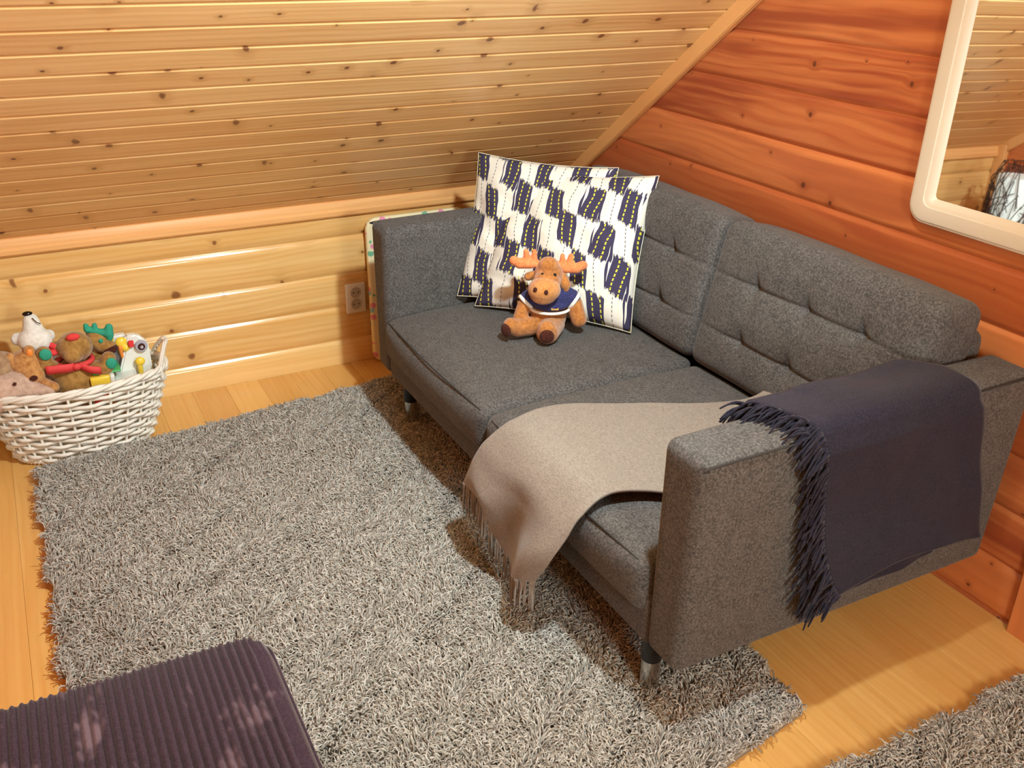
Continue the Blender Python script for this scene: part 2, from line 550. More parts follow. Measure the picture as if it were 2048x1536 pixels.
# the other half of the room, behind the photographer
def slab(name, pts, mat, label):
    V = [Vector(p) for p in pts]
    n = (V[1] - V[0]).cross(V[2] - V[0]).normalized() * 0.05
    VV = V + [v + n for v in V]
    m = len(V)
    F = [tuple(range(m)), tuple(range(m, 2 * m))[::-1]] + [(i, (i + 1) % m, m + (i + 1) % m, m + i) for i in range(m)]
    bm = bmesh.new(); vs = [bm.verts.new(v) for v in VV]
    for f in F: bm.faces.new([vs[i] for i in f])
    o = from_bm(name, bm, mat, None, False); tag(o, label, None, kind='structure'); return o
slab('ceiling_right', [(RX, -DEP, RZ), (RX, 0.02, RZ), (2 * RX, 0.02, KH), (2 * RX, -DEP, KH)], PINE_CEIL, 'opposite roof slope panelled in pine')
slab('wall_right', [(2 * RX, -DEP, 0), (2 * RX, -DEP, KH), (2 * RX, 0, KH), (2 * RX, 0, 0)], PINE_WALL, 'far pine knee wall behind the camera')

# gable wall behind the sofa: red-brown log panels
def gable_poly(yv):
    return [(-0.02, yv, -0.05), (2 * RX + 0.02, yv, -0.05), (2 * RX + 0.02, yv, KH), (RX, yv, RZ), (-0.02, yv, KH)]
def gable_slab(name, y0, y1, mat, label):
    a, b = gable_poly(y0), gable_poly(y1)
    bm = bmesh.new(); va = [bm.verts.new(p) for p in a]; vb = [bm.verts.new(p) for p in b]
    bm.faces.new(va); bm.faces.new(vb[::-1])
    for i in range(5): bm.faces.new((va[i], va[(i + 1) % 5], vb[(i + 1) % 5], vb[i]))
    o = from_bm(name, bm, mat, None, False); tag(o, label, None, kind='structure'); return o
wall_back = gable_slab('wall_back', 0.022, 0.07, RED_WOOD, 'reddish log-panel gable wall behind the sofa')
wall_front = gable_slab('wall_front', -DEP - 0.07, -DEP - 0.022, RED_WOOD, 'opposite gable wall seen in the mirror')
def gable_boards(parent, yface, sgn, z0, pitch):
    """sgn = -1: boards face -y (wall_back); +1: face +y"""
    prof = log_profile(pitch, 0.022, 0.0135, 0.12)
    z = z0
    while z < RZ:
        V, F = [], []
        pts = [(u, n) for u, n in prof if z + u < RZ - 0.01]
        if len(pts) == len(prof):
            m = len(prof)
            for end in (0, 1):
                for u, n in prof:
                    zz = z + u
                    xl = max(0.0, (zz - KH) / math.tan(SL)) - 0.002
                    xx = xl if end == 0 else 2 * RX - xl
                    V.append((xx, u, n))
            for kk in range(m): F.append((kk, (kk + 1) % m, m + (kk + 1) % m, m + kk))
            F.append(tuple(range(m))[::-1]); F.append(tuple(range(m, 2 * m)))
            bm = bmesh.new(); vs = [bm.verts.new(v) for v in V]
            for f in F: bm.faces.new([vs[i] for i in f])
            bmesh.ops.recalc_face_normals(bm, faces=bm.faces[:])
            for f in bm.faces: f.smooth = True
            for e in bm.edges:
                if len(e.link_faces) == 2 and e.calc_face_angle(0) > R(28): e.smooth = False
            me = bpy.data.meshes.new('board'); bm.to_mesh(me); bm.free(); me.materials.append(RED_WOOD)
            o = bpy.data.objects.new('board', me); C.objects.link(o); o.parent = parent
            if sgn < 0: o.matrix_world = mat_axes((1, 0, 0), (0, 0, 1), (0, -1, 0), (0, yface + 0.022, z))
            else: o.matrix_world = mat_axes((1, 0, 0), (0, 0, 1), (0, 1, 0), (0, yface - 0.022, z))
        z += pitch
gable_boards(wall_back, 0.0, -1, 0.8133 - 7 * 0.1345, 0.1345)
gable_boards(wall_front, -DEP, 1, 0.8133 - 7 * 0.1345, 0.1345)

# slanted trims where ceiling meets the gables, and the upright batten on the red wall
def slant_trim(name, ya, yb, label, right=False):
    bm = bmesh.new()
    w = 0.046
    f = (lambda x: 2 * RX - x) if right else (lambda x: x)
    L = SLEN - 0.0
    q = [slope_pt(-0.004, -0.004), slope_pt(L, -0.004), slope_pt(L, w), slope_pt(0.030, w)]
    vs = [bm.verts.new((f(p[0]), yy, p[1])) for yy in (ya, yb) for p in q]
    for k in range(4): bm.faces.new((vs[k], vs[(k + 1) % 4], vs[4 + (k + 1) % 4], vs[4 + k]))
    bm.faces.new(vs[:4]); bm.faces.new(vs[4:])
    bmesh.ops.bevel(bm, geom=bm.edges[:], offset=0.003, segments=2, affect='EDGES')
    bmesh.ops.recalc_face_normals(bm, faces=bm.faces[:])
    rot = Matrix.Rotation(SL if not right else -SL, 4, 'Y')
    org = Vector((f(0.0), 0, KH))
    for v in bm.verts: v.co = rot @ (v.co - org)
    o = from_bm(name, bm, PINE_TRIM, None, True); autosmooth(o, 30)
    o.matrix_world = Matrix.Translation(org) @ rot.inverted()
    tag(o, label, None, kind='structure'); return o
slant_trim('trim_2', -0.022, 0.0, 'slanted pine batten between sloped ceiling and red wall')
slant_trim('trim_3', -DEP, -DEP + 0.022, 'slanted pine batten on the opposite gable, seen in the mirror')
o = box('trim_4', -0.002, 0.052, -DEP - 0.01, -DEP + 0.026, 0.0, KH + 0.012, PINE_TRIM, None, 0.003); tag(o, 'upright corner batten on the opposite gable, seen in the mirror', None, kind='structure')
bt = board_mesh('batten', [(0, 0), (0, 0.014), (0.004, 0.018), (0.051, 0.018), (0.055, 0.014), (0.055, 0.0)], 1.2); bt.materials.append(RED_WOOD)
o = bpy.data.objects.new('trim_5', bt); C.objects.link(o)
o.matrix_world = mat_axes((0, 0, 1), (-1, 0, 0), (0, -1, 0), (2.168, 0.0, 0.0)); tag(o, 'upright red batten on the red wall beside the sofa arm', None, kind='structure')

# ------------------------------------------------------------------ sofa
X0, X1 = 0.404, 2.044
YF, YB = -0.930, -0.060
AW = 0.112
ZA, ZB = 0.652, 0.170
SEAT = 0.395
sofa = empty('sofa', (1.224, -0.5, 0.03))
bpy.context.view_layer.update()
tag(sofa, 'dark grey wool two-seat sofa with tufted back cushions', 'sofa')
def sp(o):
    o.parent = sofa; o.matrix_parent_inverse = sofa.matrix_world.inverted(); return o
def place(bm, loc, rot=None):
    M = Matrix.Translation(loc)
    if rot is not None: M = M @ rot
    bmesh.ops.transform(bm, matrix=M, verts=bm.verts[:])
    return bm

def arm(side):
    h = (AW / 2, (YB - YF) / 2, (ZA - ZB) / 2)
    def fn(p):
        u, v, w = p.x / h[0], p.y / h[1], p.z / h[2]
        bul = 0.006 * (1 - v ** 4) * (1 - w ** 4)
        p.x += bul * (1 if u > 0 else -1) * min(1, abs(u))
        p.x += side * 0.010 * w * max(0, u * side)
        p.z += 0.004 * (1 - v ** 2) * max(0, w)
        return p
    bm = rbox_bm(*h, 0.024, (8, 30, 20), fn)
    cx = X0 + AW / 2 if side < 0 else X1 - AW / 2
    return sp(from_bm('armrest', place(bm, (cx, (YF + YB) / 2, (ZA + ZB) / 2)), SOFA)), cx
for side in (-1, 1):
    a, cx = arm(side)
    xo = cx + side * (AW / 2 + 0.009)
    pts = [(xo - side * 0.004, YF + 0.002, ZB + 0.03), (xo - side * -0.002, YF + 0.004, ZA - 0.05), (xo, YF + 0.012, ZA - 0.016), (xo, YF + 0.04, ZA - 0.009), (xo + side * 0.004, -0.5, ZA - 0.006), (xo, YB - 0.03, ZA - 0.008)]
    s = tube('piping', catmull(pts[2:], 40), 0.0022, SEAM, None, 6); s.parent = a; s.matrix_parent_inverse = a.matrix_world.inverted()

# base rail and back frame
xi0, xi1 = X0 + AW, X1 - AW
sp(from_bm('base', place(rbox_bm((xi1 - xi0) / 2 + 0.006, (YB - YF) / 2 - 0.004, 0.062, 0.014, (20, 12, 4)), ((xi0 + xi1) / 2, (YF + YB) / 2 - 0.002, ZB + 0.062)), SOFA))
sp(from_bm('back_frame', place(rbox_bm((xi1 - xi0) / 2 - 0.012, 0.035, 0.250, 0.03, (20, 4, 12)), ((xi0 + xi1) / 2, YB - 0.035, 0.445)), SOFA))

# seat cushions
def seat(i):
    w = (xi1 - xi0) / 2
    hx, hy, hz = w / 2 - 0.002, 0.335, 0.072
    def fn(p):
        u, v, s = p.x / hx, p.y / hy, p.z / hz
        top = max(0.0, s)
        p.z += top * (0.016 * (1 - u ** 4) * (1 - abs(v) ** 3))
        p.z -= 0.010 * top * max(0, -v) ** 3
        p.y += -0.016 * (1 - u ** 4) * max(0, -v) * (1 - s * s)
        p.z += mnoise.noise(Vector((p.x * 5 + i * 7, p.y * 5, 0))) * 0.004 * top
        return p
    bm = rbox_bm(hx, hy, hz, 0.036, (30, 30, 8), fn)
    cx = xi0 + w * (i + 0.5)
    rot = Matrix.Rotation(R(0.5), 4, 'X')
    o = sp(from_bm('seat_cushion', place(bm, (cx, -0.945 + hy, SEAT - 0.012 - hz), rot), SOFA))
    pts = [(cx - hx + 0.03, -0.936, SEAT - 0.034), (cx - hx * 0.5, -0.945, SEAT - 0.030), (cx, -0.949, SEAT - 0.029), (cx + hx * .5, -0.945, SEAT - 0.030), (cx + hx - 0.03, -0.936, SEAT - 0.034)]
    s = tube('piping', catmull(pts, 30), 0.002, SEAM, None, 6); s.parent = o
for i in range(2): seat(i)

# back cushions with two rows of three tufts
def backc(i):
    w = (xi1 - xi0) / 2
    hx, hy, hz = w / 2 - 0.0015, 0.075, 0.200
    cols = [-w / 4, 0.0, w / 4]
    rows = [0.062, -0.085]
    def fn(p):
        u, v, s = p.x / hx, p.y / hy, p.z / hz
        f = max(0.0, -v)
        puff = 0.018 * (1 - u ** 6) * (1 - s ** 4)
        for rz in rows:
            ev = 1.0 if abs(p.x) < w / 4 else max(0.0, 1 - (abs(p.x) - w / 4) / (w / 4) * 0.8)
            puff -= 0.008 * ev * math.exp(-((p.z - rz) / 0.006) ** 2)
            puff -= 0.008 * ev * math.exp(-((p.z - rz) / 0.035) ** 2)
            for cx in cols:
                d2 = (p.x - cx) ** 2 + (p.z - rz) ** 2
                puff -= 0.010 * math.exp(-d2 / 0.0004)
                puff -= 0.006 * math.exp(-d2 / 0.002)
                puff -= 0.007 * math.exp(-((p.x - cx) / 0.007) ** 2 - ((p.z - rz - 0.012) / 0.03) ** 2)
        p.y -= f * puff
        p.z += 0.010 * max(0, s) * (1 - u ** 4) + mnoise.noise(Vector((p.x * 6 + 9 * i, 0, p.z * 6))) * 0.003
        return p
    bm = rbox_bm(hx, hy, hz, 0.034, (130, 5, 100), fn)
    cx = xi0 + w * (i + 0.5)
    rot = Matrix.Rotation(R(-13), 4, 'X')
    o = sp(from_bm('back_cushion', place(bm, (cx, -0.205, 0.575), rot), SOFA))
for i in range(2): backc(i)

# legs: black sleeve, chrome tube, rubber foot
for lx, ly, lz in ((0.575, -0.885, 0.022), (1.905, -0.885, 0.022), (0.575, -0.15, 0.0), (1.80, -0.15, 0.0)):
    lg = lathe('leg', [(0.0205, lz + 0.006), (0.021, lz + 0.010), (0.021, 0.112)], CHROME, None, 24, (lx, ly, 0)); sp(lg)
    a = lathe('leg_sleeve', [(0.0215, 0.100), (0.0225, 0.103), (0.0225, 0.176)], BLACK_PLASTIC, None, 24, (lx, ly, 0)); a.parent = lg; a.matrix_parent_inverse = lg.matrix_world.inverted(); a.parent = lg
    a = lathe('foot', [(0.018, lz), (0.0195, lz + 0.002), (0.0195, lz + 0.008)], BLACK_PLASTIC, None, 20, (lx, ly, 0)); a.parent = lg
bpy.context.view_layer.update()
for o in [c for c in sofa.children if c.name.startswith('leg')]:
    for c in o.children: c.matrix_parent_inverse = o.matrix_world.inverted()
for o in sofa.children:
    for c in o.children: c.matrix_parent_inverse = o.matrix_world.inverted()

# ------------------------------------------------------------------ ceiling lamp (hangs above the frame of the photograph)
lamp = empty('ceiling_spotlight', (LAMP.x, LAMP.y, LAMP.z))
tag(lamp, 'white ceiling spotlight under the ridge aimed at the knee wall', 'lamp')
def kid(o, parent):
    o.parent = parent
    bpy.context.view_layer.update()
    o.matrix_parent_inverse = parent.matrix_world.inverted()
    return o
cz = KH + LAMP.x * math.tan(SL)
ax = (LAMP_AIM - LAMP).normalized()
LQ = ax.to_track_quat('-Z', 'Y')
LM = Matrix.Translation(LAMP) @ LQ.to_matrix().to_4x4()
neck = LM @ Vector((0, 0, 0.075))
kid(lathe('canopy', [(0.045, cz - 0.045), (0.042, cz - 0.06), (0.02, cz - 0.075), (0.004, cz - 0.078)], WHITE_PAINT, None, 24, (neck.x, neck.y, 0)), lamp)
kid(tube('stem', [(neck.x, neck.y, cz - 0.07), neck], 0.007, WHITE_PAINT, None, 10), lamp)
kid(lathe('head', [(0.004, 0.10), (0.030, 0.098), (0.046, 0.07), (0.052, 0.012), (0.050, 0.012), (0.044, 0.066), (0.004, 0.07)], WHITE_PAINT, None, 28, mtx=LM), lamp)
ld = bpy.data.lights.new('bulb', 'SPOT'); ld.energy = LAMP_WATT; ld.color = LAMP_COL; ld.shadow_soft_size = 0.045
ld.spot_size = R(152); ld.spot_blend = 1.0
bulb = bpy.data.objects.new('bulb', ld); C.objects.link(bulb); bulb.matrix_world = LM
kid(bulb, lamp)

# ------------------------------------------------------------------ rugs
def rug(name, quad, seed, label, density, hgt=0.030):
    r = np.random.default_rng(seed)
    q = [Vector((p[0], p[1], 0)) for p in quad]      # ordered around
    root = empty(name, (sum((p for p in q), Vector()) / 4)[:])
    tag(root, label, 'rug')
    bm = bmesh.new()
    lo = [bm.verts.new((p.x, p.y, 0.001)) for p in q]; hi = [bm.verts.new((p.x, p.y, 0.012)) for p in q]
    bm.faces.new(lo[::-1]); bm.faces.new(hi)
    for i in range(4): bm.faces.new((lo[i], lo[(i + 1) % 4], hi[(i + 1) % 4], hi[i]))
    kid(from_bm('backing', bm, RUG_BASE, None, False), root)
    Q = np.array([[p.x, p.y] for p in q])
    area = abs(np.cross(Q[1] - Q[0], Q[3] - Q[0]))
    n = int(area * density)
    u, v = r.random(n), r.random(n)
    # edge tufts
    ne = int(density ** 0.5 * 3.0 * 6)
    e = r.integers(0, 4, ne)
    u = np.concatenate([u, np.where(e == 0, r.random(ne), np.where(e == 1, 1, np.where(e == 2, r.random(ne), 0)))])
    v = np.concatenate([v, np.where(e == 0, 0, np.where(e == 1, r.random(ne), np.where(e == 2, 1, r.random(ne))))])
    n = len(u)
    P = (1 - u)[:, None] * (1 - v)[:, None] * Q[0] + u[:, None] * (1 - v)[:, None] * Q[1] + u[:, None] * v[:, None] * Q[2] + (1 - u)[:, None] * v[:, None] * Q[3]
    roots = np.zeros((n, 3)); roots[:, :2] = P; roots[:, 2] = 0.010
    # lean: clumpy flow field
    def field(f, ph):
        return np.sin(P[:, 0] * f + ph) * np.cos(P[:, 1] * f * 1.3 + ph * 2) + np.sin(P[:, 0] * f * 2.3 + P[:, 1] * f * 1.7 + ph)
    ang = 1.2 * field(9.0, 0.4) + 0.9 * field(21.0, 2.0) + r.normal(0, 0.75, n) + R(200)
    lean = 0.013 + 0.010 * r.random(n)
    L = hgt * (0.75 + 0.4 * r.random(n))
    tips = roots.copy()
    tips[:, 0] += np.cos(ang) * lean; tips[:, 1] += np.sin(ang) * lean; tips[:, 2] += L * 0.62
    mids = roots.copy()
    mids[:, 0] += np.cos(ang) * lean * 0.30; mids[:, 1] += np.sin(ang) * lean * 0.30; mids[:, 2] += L * 0.62
    mids += r.normal(0, 0.0025, (n, 3)); tips += r.normal(0, 0.003, (n, 3)); tips[:, 2] = np.maximum(tips[:, 2], 0.006)
    h = hair('pile', roots, tips, mids, 0.0012 + 0.0005 * r.random(n), RUG_PILE, None, 0.75)
    kid(h, root); h['kind'] = 'stuff'
    return root
rug('shaggy_rug', [(0.385, -1.975), (0.225, -0.632), (2.100, -0.632), (2.330, -1.985)], 3, 'large grey-beige shaggy rug lying in front of the sofa', 62000)
rug('shaggy_rug', [(2.262, -1.02), (2.262, -0.03), (3.15, -0.03), (3.15, -1.02)], 4, 'second shaggy rug cut off by the lower right corner', 55000)

# ------------------------------------------------------------------ wall mirror
MX0, MX1, MZ0, MZ1 = 1.620, 2.090, 0.862, 1.600
mir = empty('wall_mirror', ((MX0 + MX1) / 2, -0.012, MZ0), (R(-1.1), 0, 0))
tag(mir, 'mirror in a wide cream frame hanging on the red wall', 'mirror')
def rrect(x0, x1, z0, z1, r, n=8):
    out = []
    for cx, cz, a0 in ((x1 - r, z0 + r, -90), (x1 - r, z1 - r, 0), (x0 + r, z1 - r, 90), (x0 + r, z0 + r, 180)):
        for i in range(n + 1):
            a = R(a0 + 90 * i / n); out.append((cx + r * math.cos(a), cz + r * math.sin(a)))
    return out
hw, hh = (MX1 - MX0) / 2, MZ1 - MZ0
prof = [(0.0, 0.0), (0.0, 0.014), (0.002, 0.017), (0.006, 0.0185), (0.008, 0.0215), (0.012, 0.023), (0.040, 0.023), (0.0415, 0.0205), (0.047, 0.0195), (0.052, 0.017), (0.058, 0.010), (0.060, 0.0075), (0.060, 0.0)]
V, F = [], []
rings = []
for ins, out in prof:
    r = max(0.004, 0.044 - ins * 0.55)
    pts = rrect(-hw + ins, hw - ins, ins, hh - ins, r)
    rings.append(len(V)); V += [(x, -out, z) for x, z in pts]
m = len(rrect(0, 1, 0, 1, .1))
for a, b in zip(rings, rings[1:] + rings[:1]):
    for i in range(m): F.append((a + i, a + (i + 1) % m, b + (i + 1) % m, b + i))
fr = autosmooth(pydata('frame', V, F, FRAME_CREAM, mir), 25)
pts = rrect(-hw + 0.058, hw - 0.058, 0.058, hh - 0.058, 0.012)
gl = pydata('glass', [(x, -0.007, z) for x, z in pts] + [(x, -0.003, z) for x, z in pts], [tuple(range(m))] + [tuple(range(m, 2 * m))[::-1]] + [(i, (i + 1) % m, m + (i + 1) % m, m + i) for i in range(m)], MIRROR, mir, False)

# ------------------------------------------------------------------ wall socket
out = empty('wall_socket', (0.0, -0.864, 0.25)); tag(out, 'white double wall socket on the knee wall beside the sofa', 'socket')
xw = -0.002
kid(box('plate', xw - 0.002, xw + 0.011, -0.901, -0.826, 0.195, 0.307, PLATE_WHITE, None, 0.004), out)
for zc in (0.274, 0.230):
    ma = Matrix.Translation((xw + 0.011, -0.863, zc)) @ Matrix.Rotation(R(90), 4, 'Y')
    s = kid(lathe('socket_ring', [(0.0205, -0.002), (0.0205, 0.0015), (0.019, 0.0025), (0.0175, 0.001)], PLATE_HOLE, None, 28, mtx=ma), out)
    for dy in (-0.0095, 0.0095):
        mb = Matrix.Translation((xw + 0.0118, -0.863 + dy, zc)) @ Matrix.Rotation(R(90), 4, 'Y')
        kid(lathe('pin_hole', [(0.0025, -0.001), (0.0025, 0.0008)], DARK, None, 10, mtx=mb), s)

# ------------------------------------------------------------------ folded changing pad between sofa and wall
def pad_mat():
    m, t, b = new_mat('pad_print')
    x, y, z = sepx(t, objco(t))
    v = t.nodes.new('ShaderNodeTexVoronoi'); v.inputs['Scale'].default_value = 34.0
    t.links.new(comb(t, x, y, z), v.inputs['Vector'])
    d = S(t, v.outputs['Distance']); cc = sepx(t, v.outputs['Color'])
    spot = 1.0 - d.step(0.34, 0.42)
    c1 = mixc(t, cc[0].gt(0.5), lin(236, 150, 180), lin(150, 206, 228))
    c1 = mixc(t, cc[1].gt(0.75), c1, lin(120, 190, 150))
    t.links.new(mixc(t, spot * cc[2].gt(0.35), lin(246, 236, 190), c1), b.inputs['Base Color'])
    b.inputs['Roughness'].default_value = 0.5
    return m
PADY, PADR = -0.625, 0.0
PHY, PHZ = 0.195, 0.272
bm = rbox_bm(0.012, PHY, PHZ, 0.009, (2, 16, 22))
for v in bm.verts:      # round the corners of the outline
    r = 0.04
    if abs(v.co.z) > PHZ - r and abs(v.co.y) > PHY - r:
        cy, cz_ = math.copysign(PHY - r, v.co.y), math.copysign(PHZ - r, v.co.z); dz, dy = v.co.z - cz_, v.co.y - cy
        k = max(abs(dz), abs(dy)); ln = math.hypot(dz, dy)
        if ln > 1e-6: v.co.z = cz_ + dz * k / ln; v.co.y = cy + dy * k / ln
pad = from_bm('changing_pad', bm, pad_mat())
pad.location = (0.030, PADY, 0.274); pad.rotation_euler = (R(PADR), R(-1.5), 0)
tag(pad, 'thin pale yellow printed pad leaning on the knee wall behind the left sofa arm', 'pad')

# ------------------------------------------------------------------ cushions with an ikat block print
def ikat(name, du, dv):
    m, t, b = new_mat(name)
    uvn = t.nodes.new('ShaderNodeUVMap'); u, v, _ = sepx(t, uvn.outputs[0])
    u = u + du; v = v + dv
    nz = noise(t, comb(t, u * 3.0, v * 4.0, 0.0), 1.0, 1.0)
    U = u * 8.3 + (v * 9.0 + (u * 8.3).floor() * 1.9).sin() * 0.12 + (nz - 0.5) * 0.55
    ci = U.floor(); fu = U.fract()
    wn = t.nodes.new('ShaderNodeTexWhiteNoise'); wn.noise_dimensions = '1D'; t.links.new(ci.s, wn.inputs['W'])
    rnd = S(t, wn.outputs['Value'])
    rag = noise(t, comb(t, U * 7.0, v * 1.5, 3.0), 1.0, 3.0, 0.9)
    Vv = v * 2.2 + ci.mod(2.0) * 0.5 + rnd * 0.14 + (rag - 0.5) * 0.30 + (fu - 0.5) * 0.10
    navy = Vv.fract().lt(0.50)
    edge = (fu - 0.5).abs().lt(0.485)
    navy = navy * edge
    yl = ((fu - 0.30).abs().lt(0.034)).maxx((fu - 0.74).abs().lt(0.034)) * (v * 33.0).fract().lt(0.62) * navy
    bl = (fu - 0.5).abs().lt(0.022) * (v * 38.0).fract().lt(0.62) * (1.0 - navy)
    yl2 = ((fu - 0.2).abs().lt(0.03)).maxx((fu - 0.8).abs().lt(0.03)) * (v * 40.0).fract().lt(0.5) * (1.0 - navy)
    c = mixc(t, navy, lin(226, 223, 212), lin(62, 57, 82))
    c = mixc(t, yl2 * 0.25, c, lin(214, 216, 120))
    c = mixc(t, yl, c, lin(216, 208, 70))
    c = mixc(t, bl * 0.85, c, lin(40, 36, 44))
    t.links.new(c, b.inputs['Base Color']); b.inputs['Roughness'].default_value = 0.85; b.inputs['Specular IOR Level'].default_value = 0.2
    x, y, z = sepx(t, uvn.outputs[0])
    bump(t, b, noise(t, comb(t, x * 300.0, y * 300.0, 0.0), 1.0, 2.0), 0.25, 0.0006)
    return m

def throw_pillow(name, BL, BR, TL, TR, thick, mat, label, seed):
    BL, BR, TL, TR = map(Vector, (BL, BR, TL, TR))
    nrm = (BR - BL).cross(TL - BL).normalized()
    if nrm.dot(Vector((0.8, -0.42, 0.2))) < 0: nrm = -nrm
    N = 44
    V, F, UV = [], [], []
    def pt(i, j, s):
        u, v = i / N, j / N
        a, b = 2 * u - 1, 2 * v - 1
        # edges pulled in between the corners
        uu = u + a * -0.030 * (1 - b * b); vv = v + b * -0.030 * (1 - a * a)
        p = BL.lerp(BR, uu).lerp(TL.lerp(TR, uu), vv)
        e = max(0.0, (1 - abs(a) ** 2.6)) * max(0.0, (1 - abs(b) ** 2.6))
        h = thick * (e ** 0.5)
        wr = mnoise.noise(Vector((u * 5 + seed, v * 3, s))) * 0.011 + abs(mnoise.noise(Vector((u * 2 + seed, v * 9 + u * 4, s * 3)))) * 0.012
        fold = 0.012 * math.exp(-((a + b * 0.7 + 0.55 + 0.2 * math.sin(v * 6 + seed)) / 0.16) ** 2)
        h = h + (wr - fold) * min(1, e * 4)
        return p + nrm * (h * s)
    idx = {}
    for s in (1, -1):
        for j in range(N + 1):
            for i in range(N + 1):
                if s == -1 and (i in (0, N) or j in (0, N)): idx[(s, i, j)] = idx[(1, i, j)]; continue
                idx[(s, i, j)] = len(V); V.append(pt(i, j, s)); UV.append((i / N, j / N))
        for j in range(N):
            for i in range(N):
                q = (idx[(s, i, j)], idx[(s, i + 1, j)], idx[(s, i + 1, j + 1)], idx[(s, i, j + 1)])
                F.append(q if s == 1 else q[::-1])
    root = empty(name, ((BL + BR) / 2)[:]); tag(root, label, 'cushion', 'ikat cushions on the sofa')
    o = pydata('cover', V, F, mat)
    lay = o.data.uv_layers.new(name='UVMap')
    for l in o.data.loops: lay.data[l.index].uv = UV[l.vertex_index]
    kid(o, root)
    edge = [pt(i, 0, 1) for i in range(N)] + [pt(N, j, 1) for j in range(N)] + [pt(N - i, N, 1) for i in range(N)] + [pt(0, N - j, 1) for j in range(N)]
    kid(tube('edge_seam', edge, 0.0012, mat_seamw, None, 6, True), root)
    return root
mat_seamw = plain('cushion_edge', lin(232, 228, 205), 0.85)
throw_pillow('ikat_cushion', (0.535, -0.700, 0.412), (0.905, -0.400, 0.412), (0.378, -0.548, 0.820), (0.752, -0.262, 0.822), 0.060, ikat('ikat_print_rear', 0.13, 0.31), 'rear navy and white block-print cushion, mostly hidden behind the other', 4)
throw_pillow('ikat_cushion', (0.622, -0.680, 0.405), (1.018, -0.364, 0.405), (0.460, -0.480, 0.778), (0.880, -0.205, 0.820), 0.075, ikat('ikat_print_front', 0.0, 0.0), 'front navy and white block-print cushion behind the toy moose', 1)

# ------------------------------------------------------------------ beige throw on the seat
def fringe(name, roots, dirs, length, mat, parent, rad=0.0022, curl=0.006, seed=0, grav=0.6, seg=5, sub=7):
    r = random.Random(seed); V, F = [], []
    for p, dv in zip(roots, dirs):
        p = Vector(p); dv = Vector(dv).normalized(); L = length * r.uniform(0.75, 1.15)
        pts = [p]; cur = p.copy(); dd = dv.copy()
        ph = r.uniform(0, 6); ax = Vector((r.gauss(0, 1), r.gauss(0, 1), r.gauss(0, 0.4))).normalized()
        for k in range(sub):
            dd = (dd + Vector((0, 0, -grav / sub)) + ax * curl * 40 / sub * math.sin(ph + k * 1.1)).normalized()
            cur = cur + dd * L / sub; pts.append(cur.copy())
        tube_data(pts, [rad * (1 - 0.35 * k / sub) for k in range(sub + 1)], seg, False, V, F)
    o = pydata(name, V, F, mat); kid(o, parent); o['kind'] = 'stuff'
    return o

th = empty('beige_throw', (1.55, -0.8, 0.41)); tag(th, 'beige wool throw spread over the seat, fringed end hanging to the rug', 'blanket')
SZ = SEAT + 0.012
# rows run from the armrest / back of the seat to the hanging end; each row goes from the left edge to the right edge
rows = [
    [(1.562, -0.285, SZ + .075), (1.63, -0.31, SZ + .03), (1.75, -0.32, SZ + .03), (1.84, -0.36, SZ + .03), (1.925, -0.40, SZ + .05)],
    [(1.53, -0.35, SZ + .012), (1.62, -0.38, SZ + .022), (1.72, -0.42, SZ + .022), (1.82, -0.45, SZ + .024), (1.928, -0.50, SZ + .045)],
    [(1.49, -0.49, SZ + .006), (1.58, -0.52, SZ + .012), (1.68, -0.55, SZ + .016), (1.80, -0.58, SZ + .018), (1.928, -0.62, SZ + .035)],
    [(1.415, -0.63, SZ + .007), (1.52, -0.65, SZ + .010), (1.63, -0.68, SZ + .012), (1.77, -0.70, SZ + .014), (1.926, -0.735, SZ + .026)],
    [(1.345, -0.80, SZ + .008), (1.46, -0.80, SZ + .010), (1.57, -0.81, SZ + .012), (1.68, -0.805, SZ + .012), (1.80, -0.80, SZ + .012)],
    [(1.350, -0.925, SZ + .000), (1.45, -0.925, SZ + .004), (1.55, -0.925, SZ + .006), (1.65, -0.92, SZ + .006), (1.742, -0.90, SZ + .006)],
    [(1.330, -0.985, SZ - .050), (1.43, -0.995, SZ - .052), (1.54, -0.990, SZ - .045), (1.64, -0.985, SZ - .045), (1.735, -0.968, SZ - .035)],
    [(1.315, -1.004, SZ - .095), (1.415, -1.022, SZ - .110), (1.525, -0.998, SZ - .110), (1.655, -1.020, SZ - .105), (1.728, -1.000, SZ - .090)],
    [(1.302, -1.014, SZ - .140), (1.405, -1.042, SZ - .155), (1.497, -0.998, SZ - .185), (1.632, -1.045, SZ - .170), (1.708, -1.026, SZ - .150)],
    [(1.283, -1.020, 0.219), (1.390, -1.036, 0.226), (1.468, -1.006, 0.132), (1.600, -1.052, 0.160), (1.672, -1.042, 0.188)],
]
cols = [catmull([Vector(rows[i][j]) for i in range(len(rows))], 72) for j in range(5)]
grid = []
for i in range(73):
    line = catmull([cols[j][i] for j in range(5)], 56)
    row = []
    for j, p in enumerate(line):
        w = mnoise.noise(Vector((p.x * 7, p.y * 7, p.z * 7))) * 0.006
        if i > 44: w += math.sin(j / 56 * 15 + i * 0.02) * 0.006 * min(1, (i - 44) / 16)
        row.append(p + (Vector((0, -1, 0.2)) if i > 40 else Vector((0, 0, 1))) * w)
    grid.append(row)
kid(surf('cloth', grid, BEIGE, None, 0.006, 0), th)
edge = [p for k, p in enumerate(catmull(grid[-1], 96)) if k % 7 not in (5, 6)]
fringe('fringe', [p + Vector((0, -0.001, 0.002)) for p in edge], [(0.02, -0.06, -1)] * len(edge), 0.075, BEIGE, th, 0.0027, 0.016, 5, 0.8)
rt = [grid[0][j] for j in range(0, 57, 2)]

